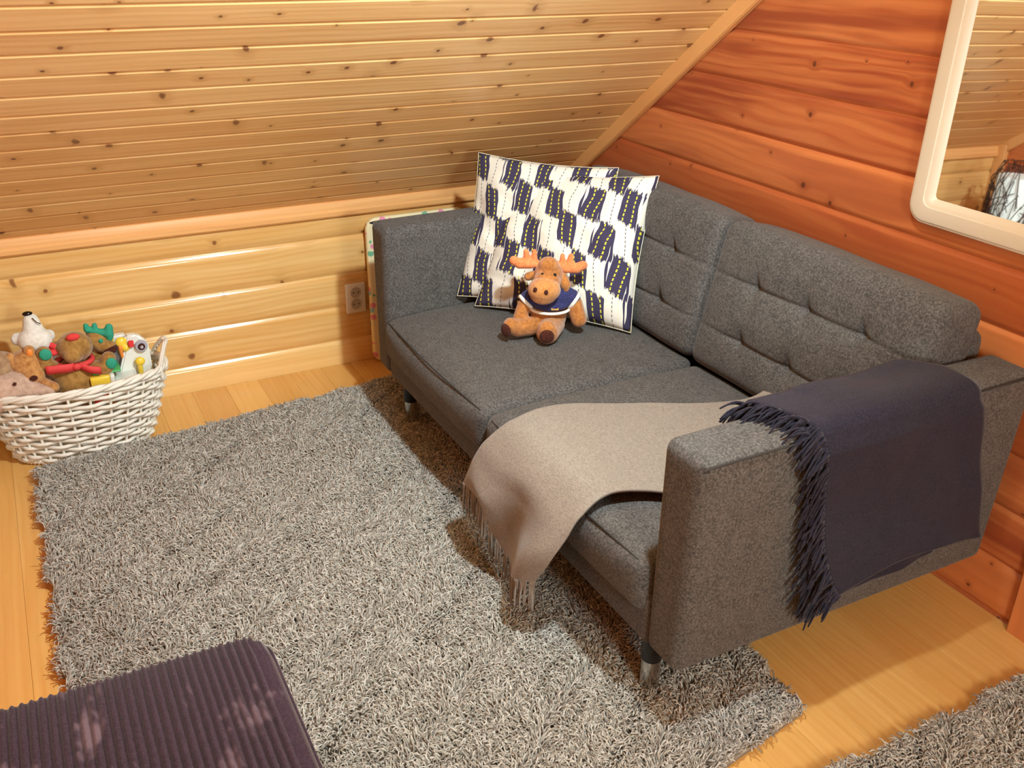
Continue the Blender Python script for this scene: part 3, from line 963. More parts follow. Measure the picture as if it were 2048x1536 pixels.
# ------------------------------------------------------------------ navy throw over the right armrest
nv = empty('navy_throw', (1.99, -0.45, 0.66)); tag(nv, 'dark navy wool throw folded over the right armrest', 'blanket')
def navy_layer(off, y_front, y_back, zlow_f, zlow_b, inner, seedv, nu=60, nvv=46):
    grid = []
    for i in range(nu + 1):
        u = i / nu
        row = []
        for j in range(nvv + 1):
            v = j / nvv
            zl = zlow_f * (1 - v) + zlow_b * v
            path = [(1.884 + inner, SEAT + 0.100), (1.890 + inner * .6, 0.600), (1.908, 0.660), (1.955, ZA + 0.018), (2.020, ZA + 0.020), (2.064, ZA + 0.002), (2.071, 0.60), (2.073, 0.50), (2.074 + 0.004 * v, 0.42), (2.078, zl + 0.05), (2.080, zl)]
            k = u * (len(path) - 1); a = min(int(k), len(path) - 2); f = k - a
            P = [Vector((q[0], 0, q[1])) for q in path]
            p0, p1, p2, p3 = P[max(a - 1, 0)], P[a], P[a + 1], P[min(a + 2, len(P) - 1)]
            p = 0.5 * ((2 * p1) + (p2 - p0) * f + (2 * p0 - 5 * p1 + 4 * p2 - p3) * f * f + (3 * p1 - p0 - 3 * p2 + p3) * f ** 3)
            yf = y_front(u); yb = y_back(u)
            p.y = yf + (yb - yf) * v
            w = mnoise.noise(Vector((u * 4 + seedv, v * 3, 0.5))) * 0.010
            d = Vector((1, 0, 0)) if u > 0.55 else (Vector((0, 0, 1)) if u > 0.2 else Vector((-1, 0, 0)))
            p += d * (off + max(w, -0.002))
            row.append(p)
        grid.append(row)
    return grid
def interp(tab):
    def f(u):
        for (a, b), (c, d) in zip(tab, tab[1:]):
            if u <= c: return b + (d - b) * (u - a) / (c - a)
        return tab[-1][1]
    return f
yf_t = interp([(0, -0.700), (0.25, -0.722), (0.45, -0.690), (0.6, -0.668), (0.8, -0.645), (1, -0.585)])
yb_t = interp([(0, -0.40), (0.2, -0.34), (0.35, -0.275), (0.55, -0.262), (0.8, -0.20), (1, -0.155)])
g1 = navy_layer(0.004, yf_t, yb_t, 0.285, 0.285, 0.0, 0.0)
for i, row in enumerate(g1):
    u = i / 60
    if u > 0.8:
        for j, p in enumerate(row):
            v = j / 46
            p.z += 0.03 * (u - 0.8) / 0.2 * math.sin(math.pi * v) ** 1.0
            p.x += 0.010 * (u - 0.8) / 0.2 * (1 - v)
c1 = kid(surf('upper_fold', g1, NAVY, None, 0.004), nv)
yf2 = interp([(0, -0.705), (0.25, -0.730), (0.45, -0.700), (0.6, -0.676), (0.8, -0.656), (1, -0.612)])
yb2 = interp([(0, -0.42), (0.35, -0.30), (0.55, -0.29), (0.8, -0.25), (1, -0.30)])
g2 = navy_layer(-0.006, yf2, yb2, 0.262, 0.285, 0.006, 3.0)
c2 = kid(surf('lower_fold', g2, NAVY, None, 0.006), nv)
rr, dd = [], []
rg = random.Random(11)
for g in (g1, g2, g2):
    for i in range(6, 61):
        for rep in range(2):
            i2 = min(60, max(0, i + rg.uniform(-.5, .5))); a = int(i2); f = i2 - a
            p = g[a][0].lerp(g[min(a + 1, 60)][0], f)
            u = i / 60
            rr.append(p + Vector((0.002 * rg.random(), 0.004, 0.0)))
            dd.append(Vector((0.10 * rg.gauss(0, 1) + (0.12 if u > 0.5 else 0), -1.0, (-0.15 if u < 0.5 else -0.55) + 0.35 * rg.gauss(0, 1))))
fringe('fringe', rr, dd, 0.062, NAVY, nv, 0.0027, 0.028, 8, 0.9)

# ------------------------------------------------------------------ corduroy pouf
def cord_mat():
    m, t, b = new_mat('purple_corduroy')
    x, y, z = sepx(t, objco(t))
    patch = noise(t, comb(t, x * 1.0, y * 1.6, z), 9.0, 3.0, 0.65).step(0.56, 0.70)
    fine = noise(t, comb(t, x, y, z), 260.0, 2.0)
    c = mixc(t, fine.step(0.3, 0.7), lin(46, 31, 41), lin(64, 46, 58))
    c = mixc(t, patch * 0.55, c, lin(128, 104, 112))
    t.links.new(c, b.inputs['Base Color']); b.inputs['Roughness'].default_value = 0.85
    b.inputs['Sheen Weight'].default_value = 0.25; b.inputs['Sheen Roughness'].default_value = 0.4
    b.inputs['Specular IOR Level'].default_value = 0.2
    bump(t, b, fine, 0.4, 0.001)
    return m
CORD = cord_mat()
PX, PY, PZ = 2.085, -1.922, 0.400
phx, phy, phz = 0.285, 0.280, 0.165
def rib(p):
    a = 2 * math.pi * p.y / 0.0136
    k = 0.0062 * (abs(math.cos(a / 2)) - 0.6)
    edge = max(0.0, 1 - max(0.0, abs(p.y) - (phy - 0.02)) / 0.02)
    u, v = p.x / phx, p.y / phy
    if p.z > phz - 0.031: p.z += k * edge + 0.012 * (1 - u ** 4) * (1 - v ** 4)
    if abs(p.x) > phx - 0.031: p.x += math.copysign(k, p.x) * edge
    # plan corners rounded
    rr_ = 0.045
    if abs(p.x) > phx - rr_ and abs(p.y) > phy - rr_:
        cx, cy = math.copysign(phx - rr_, p.x), math.copysign(phy - rr_, p.y)
        dx, dy = p.x - cx, p.y - cy; kk = max(abs(dx), abs(dy)); ln = math.hypot(dx, dy)
        if ln > 1e-6: p.x = cx + dx * kk / ln; p.y = cy + dy * kk / ln
    return p
pouf = empty('pouf', (PX, PY, 0.035)); tag(pouf, 'dark purple corduroy pouf in the lower left corner', 'pouf')
bm = rbox_bm(phx, phy, phz, 0.028, (14, 330, 8), rib)
kid(from_bm('cover', place(bm, (PX, PY, PZ - 0.012 - phz)), CORD), pouf)
wl = [(PX + x, PY + y, PZ - 0.040) for x, y in rrect(-phx - .001, phx + .001, -phy - .001, phy + .001, 0.046, 10)]
kid(tube('piping', wl, 0.004, CORD, None, 8, True), pouf)
for sx in (-1, 1):
    for sy in (-1, 1):
        kid(lathe('foot', [(0.016, 0.030), (0.02, 0.036), (0.02, 0.062)], BLACK_PLASTIC, None, 16, (PX + sx * 0.2, PY + sy * 0.2, 0)), pouf)

# ------------------------------------------------------------------ twig lamp in the far corner, seen only in the mirror
tl = empty('twig_lamp', (0.35, -2.27, 0.0)); tag(tl, 'lit white lamp wrapped in dark twigs, seen in the mirror', 'lamp')
def glow_mat():
    m, t, b = new_mat('lamp_paper')
    n = noise(t, objco(t), 25.0, 3.0)
    t.links.new(mixc(t, n, (0.86, 0.9, 0.86), (0.75, 0.82, 0.78)), b.inputs['Base Color'])
    t.links.new(mixc(t, n, (0.86, 1.0, 0.94), (0.7, 0.86, 0.8)), b.inputs['Emission Color'])
    b.inputs['Emission Strength'].default_value = 0.22; b.inputs['Roughness'].default_value = 0.8
    return m
kid(lathe('shade', [(0.083, 0.03), (0.085, 0.035), (0.085, 0.545), (0.083, 0.55)], glow_mat(), None, 28, (0.35, -2.27, 0)), tl)
kid(lathe('base', [(0.09, 0.0), (0.095, 0.004), (0.095, 0.022), (0.085, 0.028)], BLACK_PLASTIC, None, 28, (0.35, -2.27, 0)), tl)
TWIG = plain('twig', lin(70, 42, 30), 0.8)
V, F = [], []
r = random.Random(3)
for k in range(190):
    a0 = r.uniform(0, 6.28); z0 = r.uniform(0.02, 0.5); da = r.uniform(-1.6, 1.6); dz = r.uniform(-0.1, 0.5)
    pts = []
    for i in range(9):
        a = a0 + da * i / 8; z = min(0.61, max(0.02, z0 + dz * i / 8)); rd = 0.108 + 0.008 * math.sin(i + k)
        if z > 0.54: rd -= (z - 0.54) * 0.5
        pts.append((0.35 + rd * math.cos(a), -2.27 + rd * math.sin(a), z))
    tube_data(pts, 0.0022, 5, False, V, F)
o = kid(pydata('twig_lattice', V, F, TWIG), tl); o['kind'] = 'stuff'

# ------------------------------------------------------------------ toy moose on the sofa
MO = Vector((0.895, -0.578, 0.402)); MR = Vector((0.462, 0.887, 0)).normalized(); MF = Vector((0.887, -0.462, 0)).normalized()
def ml(a, b, c): return MO + MR * a + MF * b + Vector((0, 0, c))
MANG = math.atan2(MR.y, MR.x)
def me_(c, r, rot=(0, 0, 0)):   # ellipsoid in moose frame (x right, y away, z up)
    return ('e', ml(*c), r, (rot[0], rot[1], rot[2] + MANG))
MB_ = plush('moose_plush', lin(192, 128, 66), lin(156, 94, 44), 120.0)
MBL = plush('moose_muzzle', lin(206, 144, 82), lin(180, 116, 58), 120.0)
MA = plush('antler_felt', lin(240, 152, 96), lin(222, 124, 72), 200.0, 0.2)
MSOLE = plush('moose_sole', lin(86, 44, 32), lin(62, 30, 24), 160.0, 0.1)
SHIRT = fabric('moose_shirt', lin(38, 40, 78), lin(56, 58, 104), lin(86, 88, 138), 300.0, 0.25, 0.1)
WHITE_RIB = plain('white_rib', lin(240, 236, 224), 0.8)
YPRINT = plain('yellow_print', lin(232, 184, 88), 0.6)
EYE = plain('black_bead', lin(16, 13, 12), 0.12)
moose = empty('toy_moose', MO[:]); tag(moose, 'brown plush moose with orange antlers and navy shirt sitting on the sofa', 'soft toy')
kid(blob('body', [me_((0.004, 0.0, 0.052), (0.054, 0.046, 0.058)), me_((0.008, -0.004, 0.10), (0.044, 0.038, 0.045)),
    ('c', ml(-0.035, 0.005, 0.125), ml(-0.066, 0.012, 0.085), 0.020, 0.022), ('c', ml(-0.066, 0.012, 0.085), ml(-0.080, 0.022, 0.045), 0.022, 0.021),
    ('c', ml(0.048, 0.0, 0.120), ml(0.078, 0.006, 0.090), 0.020, 0.024), ('c', ml(0.078, 0.006, 0.090), ml(0.092, 0.022, 0.048), 0.025, 0.024),
    ('c', ml(-0.02, 0.02, 0.030), ml(-0.085, 0.055, 0.032), 0.030, 0.026), ('c', ml(-0.085, 0.055, 0.032), ml(-0.104, 0.066, 0.044), 0.026, 0.024),
    ('c', ml(0.02, 0.02, 0.030), ml(0.0, 0.085, 0.032), 0.033, 0.034), ('c', ml(0.0, 0.085, 0.034), ml(-0.003, 0.092, 0.044), 0.033, 0.028)], MB_, None, 0.003, 5), moose)
hd = kid(blob('head', [me_((0.002, 0.002, 0.178), (0.042, 0.040, 0.044)), me_((0.0, 0.01, 0.205), (0.030, 0.030, 0.026)),
    me_((-0.004, 0.028, 0.163), (0.040, 0.040, 0.036))], MB_, None, 0.003, 4), moose)
mz = kid(blob('muzzle', [me_((-0.012, 0.058, 0.150), (0.047, 0.044, 0.036)), me_((-0.014, 0.056, 0.133), (0.038, 0.040, 0.024))], MBL, None, 0.003, 4), moose)
for a, b, c in ((-0.038, 0.092, 0.162), (-0.008, 0.101, 0.158)):
    bm = bmesh.new(); bmesh.ops.create_uvsphere(bm, u_segments=14, v_segments=10, radius=1, matrix=Matrix.Translation(ml(a, b, c)) @ Matrix.Rotation(MANG, 4, 'Z') @ Matrix.Diagonal((0.0058, 0.005, 0.0075, 1)))
    kid(from_bm('nostril', bm, MSOLE), mz)
for a, b, c in ((-0.017, 0.043, 0.190), (0.017, 0.043, 0.189)):
    bm = bmesh.new(); bmesh.ops.create_uvsphere(bm, u_segments=14, v_segments=10, radius=0.0052, matrix=Matrix.Translation(ml(a, b, c)))
    kid(from_bm('eye', bm, EYE), hd)
kid(blob('ear', [('c', ml(0.038, 0.0, 0.178), ml(0.050, 0.012, 0.150), 0.011, 0.016), ('c', ml(0.050, 0.012, 0.150), ml(0.052, 0.016, 0.138), 0.015, 0.009)], MB_, None, 0.0025, 3), moose)
kid(blob('ear', [('c', ml(-0.036, -0.004, 0.176), ml(-0.056, -0.002, 0.168), 0.010, 0.013)], MB_, None, 0.0025, 3), moose)
def antler(s, dz):
    sh = [('c', ml(s * 0.022, -0.004, 0.205), ml(s * 0.050, -0.004, 0.203 + dz), 0.010, 0.014),
          ('c', ml(s * 0.050, -0.004, 0.203 + dz), ml(s * 0.082, -0.002, 0.203 + dz), 0.016, 0.016),
          ('c', ml(s * 0.082, -0.002, 0.203 + dz), ml(s * 0.098, 0.0, 0.212 + dz), 0.015, 0.014),
          ('c', ml(s * 0.060, -0.006, 0.210 + dz), ml(s * 0.064, -0.006, 0.238 + dz), 0.012, 0.008),
          ('c', ml(s * 0.040, -0.006, 0.208 + dz), ml(s * 0.040, -0.006, 0.238 + dz), 0.011, 0.007)]
    return blob('antler', sh, MA, None, 0.0025, 4)
kid(antler(-1, 0.004), moose); kid(antler(1, -0.008), moose)
st = kid(blob('shirt', [me_((0.008, 0.0, 0.108), (0.054, 0.048, 0.036)), me_((0.008, 0.002, 0.092), (0.058, 0.053, 0.022)),
    ('c', ml(0.040, 0.0, 0.124), ml(0.068, 0.004, 0.106), 0.024, 0.028), ('c', ml(-0.030, 0.003, 0.126), ml(-0.055, 0.009, 0.104), 0.023, 0.026)], SHIRT, None, 0.003, 4), moose)
hem = [ml(0.008 + 0.058 * math.cos(t), 0.003 + 0.054 * math.sin(t), 0.077) for t in [i * 2 * math.pi / 40 for i in range(40)]]
kid(tube('hem', hem, 0.0045, WHITE_RIB, None, 8, True), st)
def ring_on(p0, p1, r, rad, name):
    p0, p1 = Vector(p0), Vector(p1); d = (p1 - p0).normalized(); n = d.orthogonal().normalized(); b = d.cross(n)
    kid(tube(name, [p1 + (n * math.cos(t) + b * math.sin(t)) * r for t in [i * 2 * math.pi / 28 for i in range(28)]], rad, WHITE_RIB, None, 8, True), st)
ring_on(ml(0.055, 0.002, 0.115), ml(0.077, 0.005, 0.100), 0.024, 0.006, 'cuff')
ring_on(ml(-0.045, 0.006, 0.113), ml(-0.062, 0.011, 0.096), 0.022, 0.006, 'cuff')
ring_on(ml(0.004, 0.0, 0.10), ml(0.004, 0.004, 0.136), 0.032, 0.005, 'collar')
# illegible scrap of yellow lettering at the shirt front
V, F = [], []
for k, (a, hgt_) in enumerate(((0.010, 0.006), (0.0142, 0.0045), (0.0184, 0.0045), (0.0226, 0.0045), (0.0268, 0.0065))):
    p = ml(a, 0.0565 - 0.10 * (a - 0.008) ** 2 * 10, 0.0885)
    for q in ((0, 0), (0.0034, 0), (0.0034, hgt_), (0, hgt_)): V.append(p + MR * q[0] + Vector((0, 0, q[1])) + MF * 0.0004)
    F.append((4 * k, 4 * k + 1, 4 * k + 2, 4 * k + 3))
kid(pydata('shirt_lettering', V, F, YPRINT, None, False), st)
for c, nrm, r in (((-0.118, 0.078, 0.034), (-0.75, 0.62, -0.05), 0.021), ((-0.003, 0.118, 0.033), (0.0, 1.0, -0.05), 0.021)):
    nn = (MR * nrm[0] + MF * nrm[1] + Vector((0, 0, nrm[2]))).normalized()
    q = nn.to_track_quat('Z', 'Y').to_matrix().to_4x4()
    bm = bmesh.new(); bmesh.ops.create_uvsphere(bm, u_segments=20, v_segments=10, radius=1, matrix=Matrix.Translation(ml(*c)) @ q @ Matrix.Diagonal((r, r, 0.008, 1)))
    kid(from_bm('sole', bm, MSOLE), moose)

# ------------------------------------------------------------------ wicker basket
BX, BY, BH = 0.232, -1.832, 0.234
WICK = plain('white_wicker', lin(238, 234, 222), 0.5, bumps=(220.0, 0.4, 0.001))
bk = empty('wicker_basket', (BX, BY, 0.0)); tag(bk, 'white wicker basket full of toys by the knee wall', 'basket')
def bpt(th, t, off=0.0, zoff=0.0):
    a = 0.192 + 0.072 * t ** 0.85 + off; b = 0.102 + 0.054 * t + off
    return Vector((BX + b * math.cos(th), BY + a * math.sin(th), BH * t + -0.012 * t * t * abs(math.sin(th)) ** 4 + 0.006 + zoff))
NS = 28
for k in range(NS):
    th = 2 * math.pi * (k + 0.5) / NS
    kid(tube('stake', [bpt(th, i / 10) for i in range(11)], 0.0042, WICK, None, 6), bk)
ROWS = 14
for rw in range(ROWS):
    t = 0.05 + 0.90 * rw / (ROWS - 1)
    n = NS * 6
    pts = []
    for i in range(n):
        th = 2 * math.pi * i / n
        sgn = math.cos(NS / 2 * th + math.pi / 2 + math.pi * rw)
        pts.append(bpt(th, t, 0.0062 * sgn, 0.0015 * math.sin(th * 5 + rw * 2.1)))
    V, F = tube_data(pts, 0.0060, 6, True)
    kid(pydata('weaver', V, F, WICK), bk)
for ph in (0, math.pi * 2 / 3, math.pi * 4 / 3):
    pts = [bpt(2 * math.pi * i / 300, 1.0, 0.005 * math.cos(ph + i * 2 * math.pi * 9 / 300), 0.006 + 0.006 * math.sin(ph + i * 2 * math.pi * 9 / 300)) for i in range(300)]
    kid(tube('rim_strand', pts, 0.0068, WICK, None, 6, True), bk)
for ph in (0, math.pi):
    pts = [bpt(2 * math.pi * i / 240, 0.0, 0.004 * math.cos(ph + i * 2 * math.pi * 40 / 240), 0.004 + 0.004 * math.sin(ph + i * 2 * math.pi * 40 / 240)) for i in range(240)]
    kid(tube('foot_strand', pts, 0.0055, WICK, None, 6, True), bk)
bm = bmesh.new(); vs = [bm.verts.new(bpt(2 * math.pi * i / 60, 0.03)) for i in range(60)]; vs2 = [bm.verts.new(v.co + Vector((0, 0, 0.006))) for v in vs]
bm.faces.new(vs[::-1]); bm.faces.new(vs2)
for i in range(60): bm.faces.new((vs[i], vs[(i + 1) % 60], vs2[(i + 1) % 60], vs2[i]))
kid(from_bm('bottom', bm, WICK, None, False), bk)
for s in (1, -1):
    p0, p1 = bpt(s * R(90) - 0.42, 0.97, 0.004), bpt(s * R(90) + 0.42, 0.97, 0.004)
    top = bpt(s * R(90), 1.0, 0.012) + Vector((0, 0, 0.070))
    arch = catmull([p0 - Vector((0, 0, 0.02)), p0 + Vector((0, 0, 0.02)), p0.lerp(top, 0.62) + Vector((0, s * 0.004, 0.026)), top, p1.lerp(top, 0.62) + Vector((0, s * 0.004, 0.026)), p1 + Vector((0, 0, 0.02)), p1 - Vector((0, 0, 0.02))], 40)
    h = kid(tube('handle', arch, 0.0075, WICK, None, 8), bk)
    V, F = [], []
    wrap = []
    fine = catmull(arch, 260)
    for i, p in enumerate(fine):
        an = i * 0.55
        wrap.append(p + Vector((math.cos(an) * 0.0085, math.sin(an) * 0.004, math.sin(an) * 0.0085)))
    kid(tube('handle_wrap', wrap, 0.0028, WICK, None, 5), h)

# ------------------------------------------------------------------ toys in the basket
TEDDY = plush('teddy_fur', lin(176, 134, 72), lin(138, 98, 46), 70.0)
LION = plush('tawny_fur', lin(204, 152, 92), lin(160, 102, 50), 60.0)
WFUR = plush('white_fur', lin(240, 238, 228), lin(218, 214, 204), 80.0)
PINKB = plush('beige_plush', lin(206, 176, 156), lin(182, 150, 130), 80.0)
MUD = plush('taupe_fur', lin(176, 146, 112), lin(140, 108, 80), 60.0)
REDF = plain('red_felt', lin(226, 62, 62), 0.8); GREENF = plain('green_felt', lin(44, 158, 128), 0.8)
TARTAN = plain('red_ribbon', lin(222, 66, 66), 0.7)
YEL = plain('yellow_plastic', lin(248, 214, 70), 0.3); WPL = plain('white_plastic', lin(236, 238, 230), 0.3)
GREYP = plain('grey_plastic', lin(176, 176, 188), 0.35); REDP = plain('red_plastic', lin(222, 50, 56), 0.3)
GRNP = plain('green_plastic', lin(70, 180, 96), 0.3); ORG = plain('orange_plastic', lin(244, 146, 62), 0.35)
VIO = plain('violet_plastic', lin(190, 110, 180), 0.35)

def ball(name, c, r, mat, parent, seg=14):
    bm = bmesh.new()
    rr_ = r if isinstance(r, tuple) else (r, r, r)
    bmesh.ops.create_uvsphere(bm, u_segments=seg, v_segments=max(6, seg // 2 + 2), radius=1, matrix=Matrix.Translation(c) @ Matrix.Diagonal((*rr_, 1)))
    return kid(from_bm(name, bm, mat), parent)

# brown teddy with ribbon and green paws
td = empty('teddy_bear', (0.245, -1.828, 0.10)); tag(td, 'brown teddy bear with red ribbon and green paw pads in the basket', 'soft toy')
kid(blob('body', [('e', (0.245, -1.828, 0.215), (0.055, 0.064, 0.085)), ('c', (0.25, -1.865, 0.258), (0.262, -1.898, 0.300), 0.026, 0.024), ('c', (0.262, -1.898, 0.300), (0.262, -1.897, 0.335), 0.024, 0.022),
    ('c', (0.25, -1.79, 0.255), (0.270, -1.742, 0.262), 0.026, 0.026), ('c', (0.270, -1.742, 0.262), (0.272, -1.728, 0.290), 0.026, 0.022)], TEDDY, None, 0.004, 4), td)
h = kid(blob('head', [('e', (0.240, -1.812, 0.330), (0.046, 0.050, 0.046)), ('e', (0.272, -1.822, 0.318), (0.030, 0.028, 0.024)), ('e', (0.225, -1.862, 0.335), (0.014, 0.018, 0.018))], TEDDY, None, 0.004, 4), td)
ball('head_patch', (0.268, -1.812, 0.372), (0.010, 0.019, 0.011), REDF, td)
ball('paw_pad', (0.285, -1.893, 0.338), (0.006, 0.017, 0.018), GREENF, td); ball('paw_pad', (0.292, -1.724, 0.280), (0.006, 0.016, 0.018), GREENF, td)
rb = kid(tube('ribbon', [(0.242 + 0.044 * math.cos(t), -1.820 + 0.050 * math.sin(t), 0.288) for t in [i * 2 * math.pi / 30 for i in range(30)]], 0.008, TARTAN, None, 6, True), td)
def strip(name, pts, w, mat, parent, up=(0, 0, 1), th=0.002):
    pts = [Vector(p) for p in pts]; V, F = [], []; U = Vector(up) * (w / 2)
    for p in pts: V += [p - U, p + U]
    for i in range(len(pts) - 1): F.append((2 * i, 2 * i + 2, 2 * i + 3, 2 * i + 1))
    o = pydata(name, V, F, mat); md = o.modifiers.new('s', 'SOLIDIFY'); md.thickness = th; return kid(o, parent)
strip('ribbon_end', catmull([(0.290, -1.825, 0.288), (0.300, -1.85, 0.292), (0.296, -1.90, 0.294)], 8), 0.026, TARTAN, td)
strip('ribbon_end', catmull([(0.290, -1.81, 0.288), (0.302, -1.785, 0.276), (0.300, -1.755, 0.266)], 8), 0.024, TARTAN, td)
ball('ribbon_knot', (0.292, -1.818, 0.288), (0.010, 0.013, 0.011), TARTAN, td)

# white polar bear, snout up
wb = empty('white_bear', (0.20, -1.915, 0.25)); tag(wb, 'white plush bear head with upturned black nose in the basket', 'soft toy')
kid(blob('head', [('e', (0.215, -1.912, 0.362), (0.042, 0.047, 0.040)), ('c', (0.215, -1.910, 0.375), (0.200, -1.912, 0.418), 0.034, 0.022), ('e', (0.205, -1.956, 0.368), (0.014, 0.019, 0.020)), ('e', (0.195, -1.872, 0.362), (0.014, 0.016, 0.018)), ('e', (0.19, -1.91, 0.28), (0.045, 0.05, 0.06))], WFUR, None, 0.0035, 4), wb)
ball('nose', (0.202, -1.917, 0.440), (0.009, 0.014, 0.007), EYE, wb)
kid(tube('mouth', [(0.222, -1.907, 0.432), (0.230, -1.898, 0.420), (0.234, -1.888, 0.415)], 0.0015, EYE, None, 5), wb)
ball('scarf', (0.222, -1.873, 0.322), (0.030, 0.030, 0.012), REDF, wb)
strip('scarf_end', [(0.235, -1.882, 0.345), (0.240, -1.865, 0.338), (0.245, -1.845, 0.322)], 0.026, REDF, wb)

# tawny lion
ln_ = empty('toy_lion', (0.25, -1.945, 0.2)); tag(ln_, 'tawny plush lion peeping out left of the teddy bear', 'soft toy')
kid(blob('body', [('e', (0.245, -1.945, 0.300), (0.045, 0.050, 0.048)), ('e', (0.282, -1.935, 0.280), (0.028, 0.032, 0.026)), ('e', (0.24, -1.935, 0.215), (0.05, 0.055, 0.06)), ('c', (0.28, -1.915, 0.25), (0.312, -1.890, 0.245), 0.018, 0.017)], LION, None, 0.004, 3), ln_)
kid(blob('ear', [('e', (0.258, -1.932, 0.345), (0.012, 0.016, 0.020))], LION, None, 0.003, 2), ln_)
ball('ear_lining', (0.268, -1.932, 0.345), (0.005, 0.009, 0.012), ORG, ln_)
ball('nose', (0.313, -1.935, 0.284), (0.006, 0.011, 0.008), MSOLE, ln_)

# taupe plush at the very left edge
tp = empty('toy_dog', (0.25, -2.0, 0.25)); tag(tp, 'taupe plush toy with drooping ear at the left photo edge', 'soft toy')
kid(blob('body', [('e', (0.235, -2.012, 0.300), (0.045, 0.050, 0.050)), ('e', (0.27, -2.015, 0.285), (0.028, 0.03, 0.024)), ('e', (0.23, -2.00, 0.22), (0.05, 0.055, 0.05))], MUD, None, 0.004, 3), tp)
kid(blob('ear', [('c', (0.245, -1.985, 0.335), (0.262, -1.978, 0.312), 0.012, 0.014)], LION, None, 0.003, 2), tp)
ball('nose', (0.298, -1.995, 0.280), (0.006, 0.012, 0.008), MSOLE, tp)

# big beige plush slumped over the rim
bp = empty('beige_plush_toy', (0.33, -1.98, 0.2)); tag(bp, 'pinkish beige plush toy slumped over the basket rim', 'soft toy')
kid(blob('body', [('e', (0.285, -2.005, 0.255), (0.060, 0.085, 0.046), (0, 0, R(10))), ('c', (0.30, -1.97, 0.245), (0.322, -1.905, 0.236), 0.036, 0.018), ('e', (0.30, -2.045, 0.235), (0.05, 0.05, 0.04))], PINKB, None, 0.004, 5), bp)
ball('eye', (0.336, -1.985, 0.286), 0.005, MSOLE, bp)

# plush moose with green antlers
gm = empty('green_antler_moose', (0.19, -1.745, 0.22)); tag(gm, 'small brown plush moose with green antlers behind the teddy', 'soft toy')
kid(blob('head', [('e', (0.195, -1.748, 0.325), (0.032, 0.034, 0.034)), ('e', (0.215, -1.728, 0.308), (0.026, 0.030, 0.020)), ('e', (0.19, -1.75, 0.25), (0.04, 0.04, 0.05))], TEDDY, None, 0.0035, 3), gm)
ball('muzzle_band', (0.225, -1.715, 0.300), (0.024, 0.024, 0.012), MSOLE, gm)
ball('eye', (0.226, -1.738, 0.330), 0.007, GREENF, gm)
kid(blob('antler', [('c', (0.20, -1.765, 0.362), (0.205, -1.740, 0.352), 0.010, 0.010), ('c', (0.20, -1.768, 0.362), (0.20, -1.770, 0.376), 0.011, 0.008), ('c', (0.203, -1.748, 0.356), (0.203, -1.746, 0.374), 0.010, 0.008), ('c', (0.205, -1.740, 0.352), (0.212, -1.712, 0.346), 0.011, 0.014), ('c', (0.212, -1.712, 0.346), (0.212, -1.708, 0.364), 0.015, 0.012), ('c', (0.212, -1.710, 0.34), (0.212, -1.712, 0.33), 0.013, 0.011)], GREENF, None, 0.003, 3), gm)

# white plastic activity toy
ac = empty('activity_toy', (0.18, -1.65, 0.12)); tag(ac, 'white plastic activity toy with dial and yellow levers at right end of basket', 'toy')
def quadprism(name, pts, th, mat, parent, bev=0.006):
    """outline in the (y, z) plane at x, thickness th"""
    bm = bmesh.new(); x = pts[0][0]
    a = [bm.verts.new((p[0], p[1], p[2])) for p in pts]; b = [bm.verts.new((p[0] - th, p[1], p[2])) for p in pts]
    n = len(pts); bm.faces.new(a); bm.faces.new(b[::-1])
    for i in range(n): bm.faces.new((a[i], a[(i + 1) % n], b[(i + 1) % n], b[i]))
    bmesh.ops.recalc_face_normals(bm, faces=bm.faces[:])
    if bev: bmesh.ops.bevel(bm, geom=bm.edges[:], offset=bev, segments=3, affect='EDGES')
    return kid(autosmooth(from_bm(name, bm, mat), 45), parent)
sx = 0.235
quadprism('side_panel', [(sx, -1.708, 0.12), (sx, -1.604, 0.12), (sx - 0.01, -1.606, 0.300), (sx - 0.015, -1.634, 0.328), (sx - 0.015, -1.668, 0.330), (sx - 0.01, -1.676, 0.29), (sx, -1.700, 0.225)], 0.03, WPL, ac)
quadprism('back_panel', [(0.185, -1.765, 0.13), (0.185, -1.66, 0.13), (0.175, -1.66, 0.318), (0.175, -1.765, 0.318)], 0.03, WPL, ac)
for ya, yb in ((-1.748, -1.722), (-1.712, -1.684)):
    quadprism('window', [(0.192, ya, 0.225), (0.192, yb, 0.225), (0.188, yb + 0.004, 0.290), (0.188, ya + 0.006, 0.290)], 0.01, GREYP, ac, 0.003)
def disc(name, c, r, th, mat, parent, nrm=(1, 0, 0.05), seg=24, sy=1.0):
    q = Vector(nrm).to_track_quat('Z', 'Y').to_matrix().to_4x4()
    return kid(lathe(name, [(r * 0.9, -th), (r, -th * .5), (r, th * 0.6), (r * 0.9, th)], mat, None, seg, mtx=Matrix.Translation(c) @ q), parent)
dl = disc('dial', (0.232, -1.628, 0.296), 0.0185, 0.006, GREYP, ac)
disc('dial_hub', (0.239, -1.628, 0.296), 0.0105, 0.004, MSOLE, dl); disc('dial_cap', (0.243, -1.628, 0.296), 0.005, 0.003, GREYP, dl)
quadprism('red_button', [(0.238, -1.664, 0.298), (0.238, -1.648, 0.298), (0.235, -1.648, 0.318), (0.235, -1.664, 0.318)], 0.008, REDP, ac, 0.002)
kid(blob('lever', [('e', (0.246, -1.640, 0.252), (0.010, 0.015, 0.014)), ('c', (0.244, -1.642, 0.246), (0.244, -1.642, 0.205), 0.009, 0.007)], YEL, None, 0.002, 2), ac)
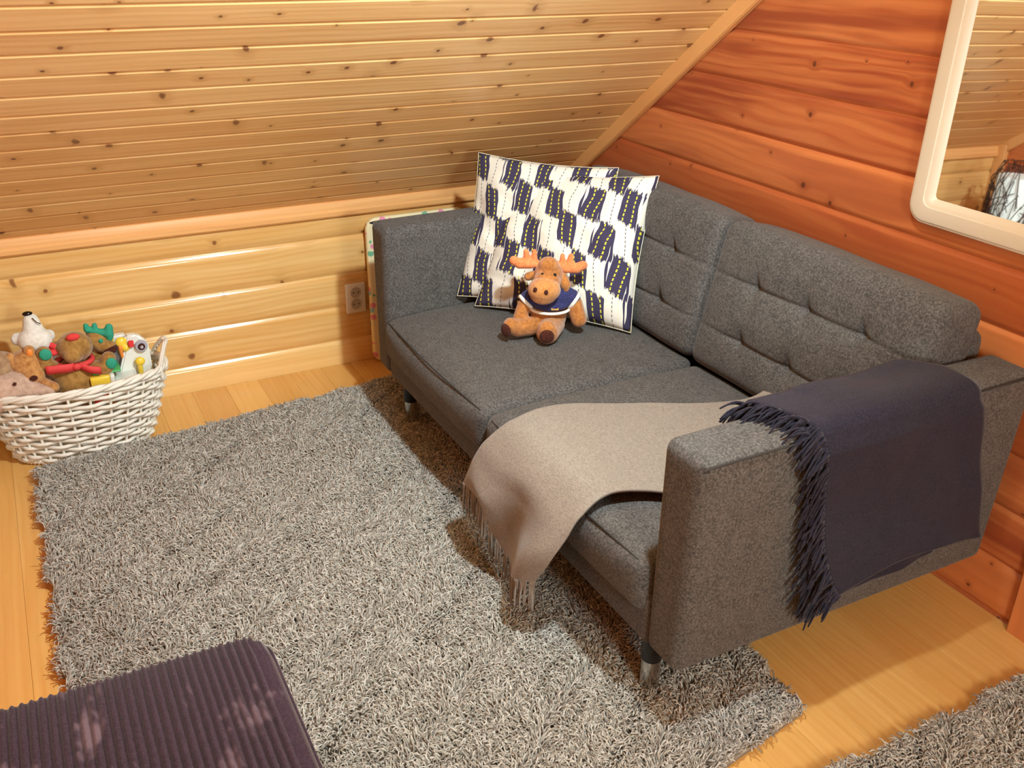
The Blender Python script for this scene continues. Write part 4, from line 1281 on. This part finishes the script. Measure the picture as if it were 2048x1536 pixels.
kid(blob('lever', [('e', (0.215, -1.682, 0.310), (0.012, 0.018, 0.018)), ('e', (0.222, -1.672, 0.294), (0.010, 0.013, 0.012))], YEL, None, 0.002, 2), ac)
kid(blob('lever', [('e', (0.195, -1.716, 0.318), (0.012, 0.017, 0.017))], YEL, None, 0.002, 2), ac)
kid(blob('pointer', [('c', (0.224, -1.688, 0.298), (0.220, -1.686, 0.265), 0.008, 0.005)], ORG, None, 0.002, 2), ac)
ball('violet_knob', (0.205, -1.708, 0.285), (0.008, 0.012, 0.007), VIO, ac)

# yellow, white and red toy box with a green lid
tb = empty('toy_box', (0.28, -1.745, 0.15)); tag(tb, 'small yellow and red plastic box with green lid beside the teddy', 'toy')
kid(box('body', 0.235, 0.300, -1.790, -1.735, 0.205, 0.245, YEL, None, 0.003), tb)
kid(box('foot', 0.235, 0.299, -1.790, -1.735, 0.160, 0.204, REDP, None, 0.003), tb)
kid(box('end_wall', 0.225, 0.302, -1.735, -1.722, 0.160, 0.246, WPL, None, 0.003), tb)
kid(box('lid', 0.215, 0.285, -1.780, -1.700, 0.247, 0.252, GRNP, None, 0.002), tb)
kid(box('tray', 0.215, 0.300, -1.720, -1.660, 0.150, 0.222, WPL, None, 0.004), tb)

# ------------------------------------------------------------------ added fill light on an unseen stand behind the photographer, brightens the left side
fl = empty('fill_lamp', (3.70, -1.15, 0.0)); tag(fl, 'added fill light on a slim unseen stand, behind the photographer', 'lamp')
kid(lathe('base', [(0.12, 0.0), (0.12, 0.012), (0.02, 0.025)], BLACK_PLASTIC, None, 28, (3.70, -1.15, 0)), fl)
kid(tube('pole', [(3.70, -1.15, 0.02), (3.70, -1.15, 0.98)], 0.009, BLACK_PLASTIC, None, 12), fl)
fd = bpy.data.lights.new('fill_globe', 'POINT'); fd.energy = FILL_WATT; fd.color = FILL_COL; fd.shadow_soft_size = 0.18
g = bpy.data.objects.new('fill_globe', fd); C.objects.link(g); g.location = (3.70, -1.15, 1.12); kid(g, fl)
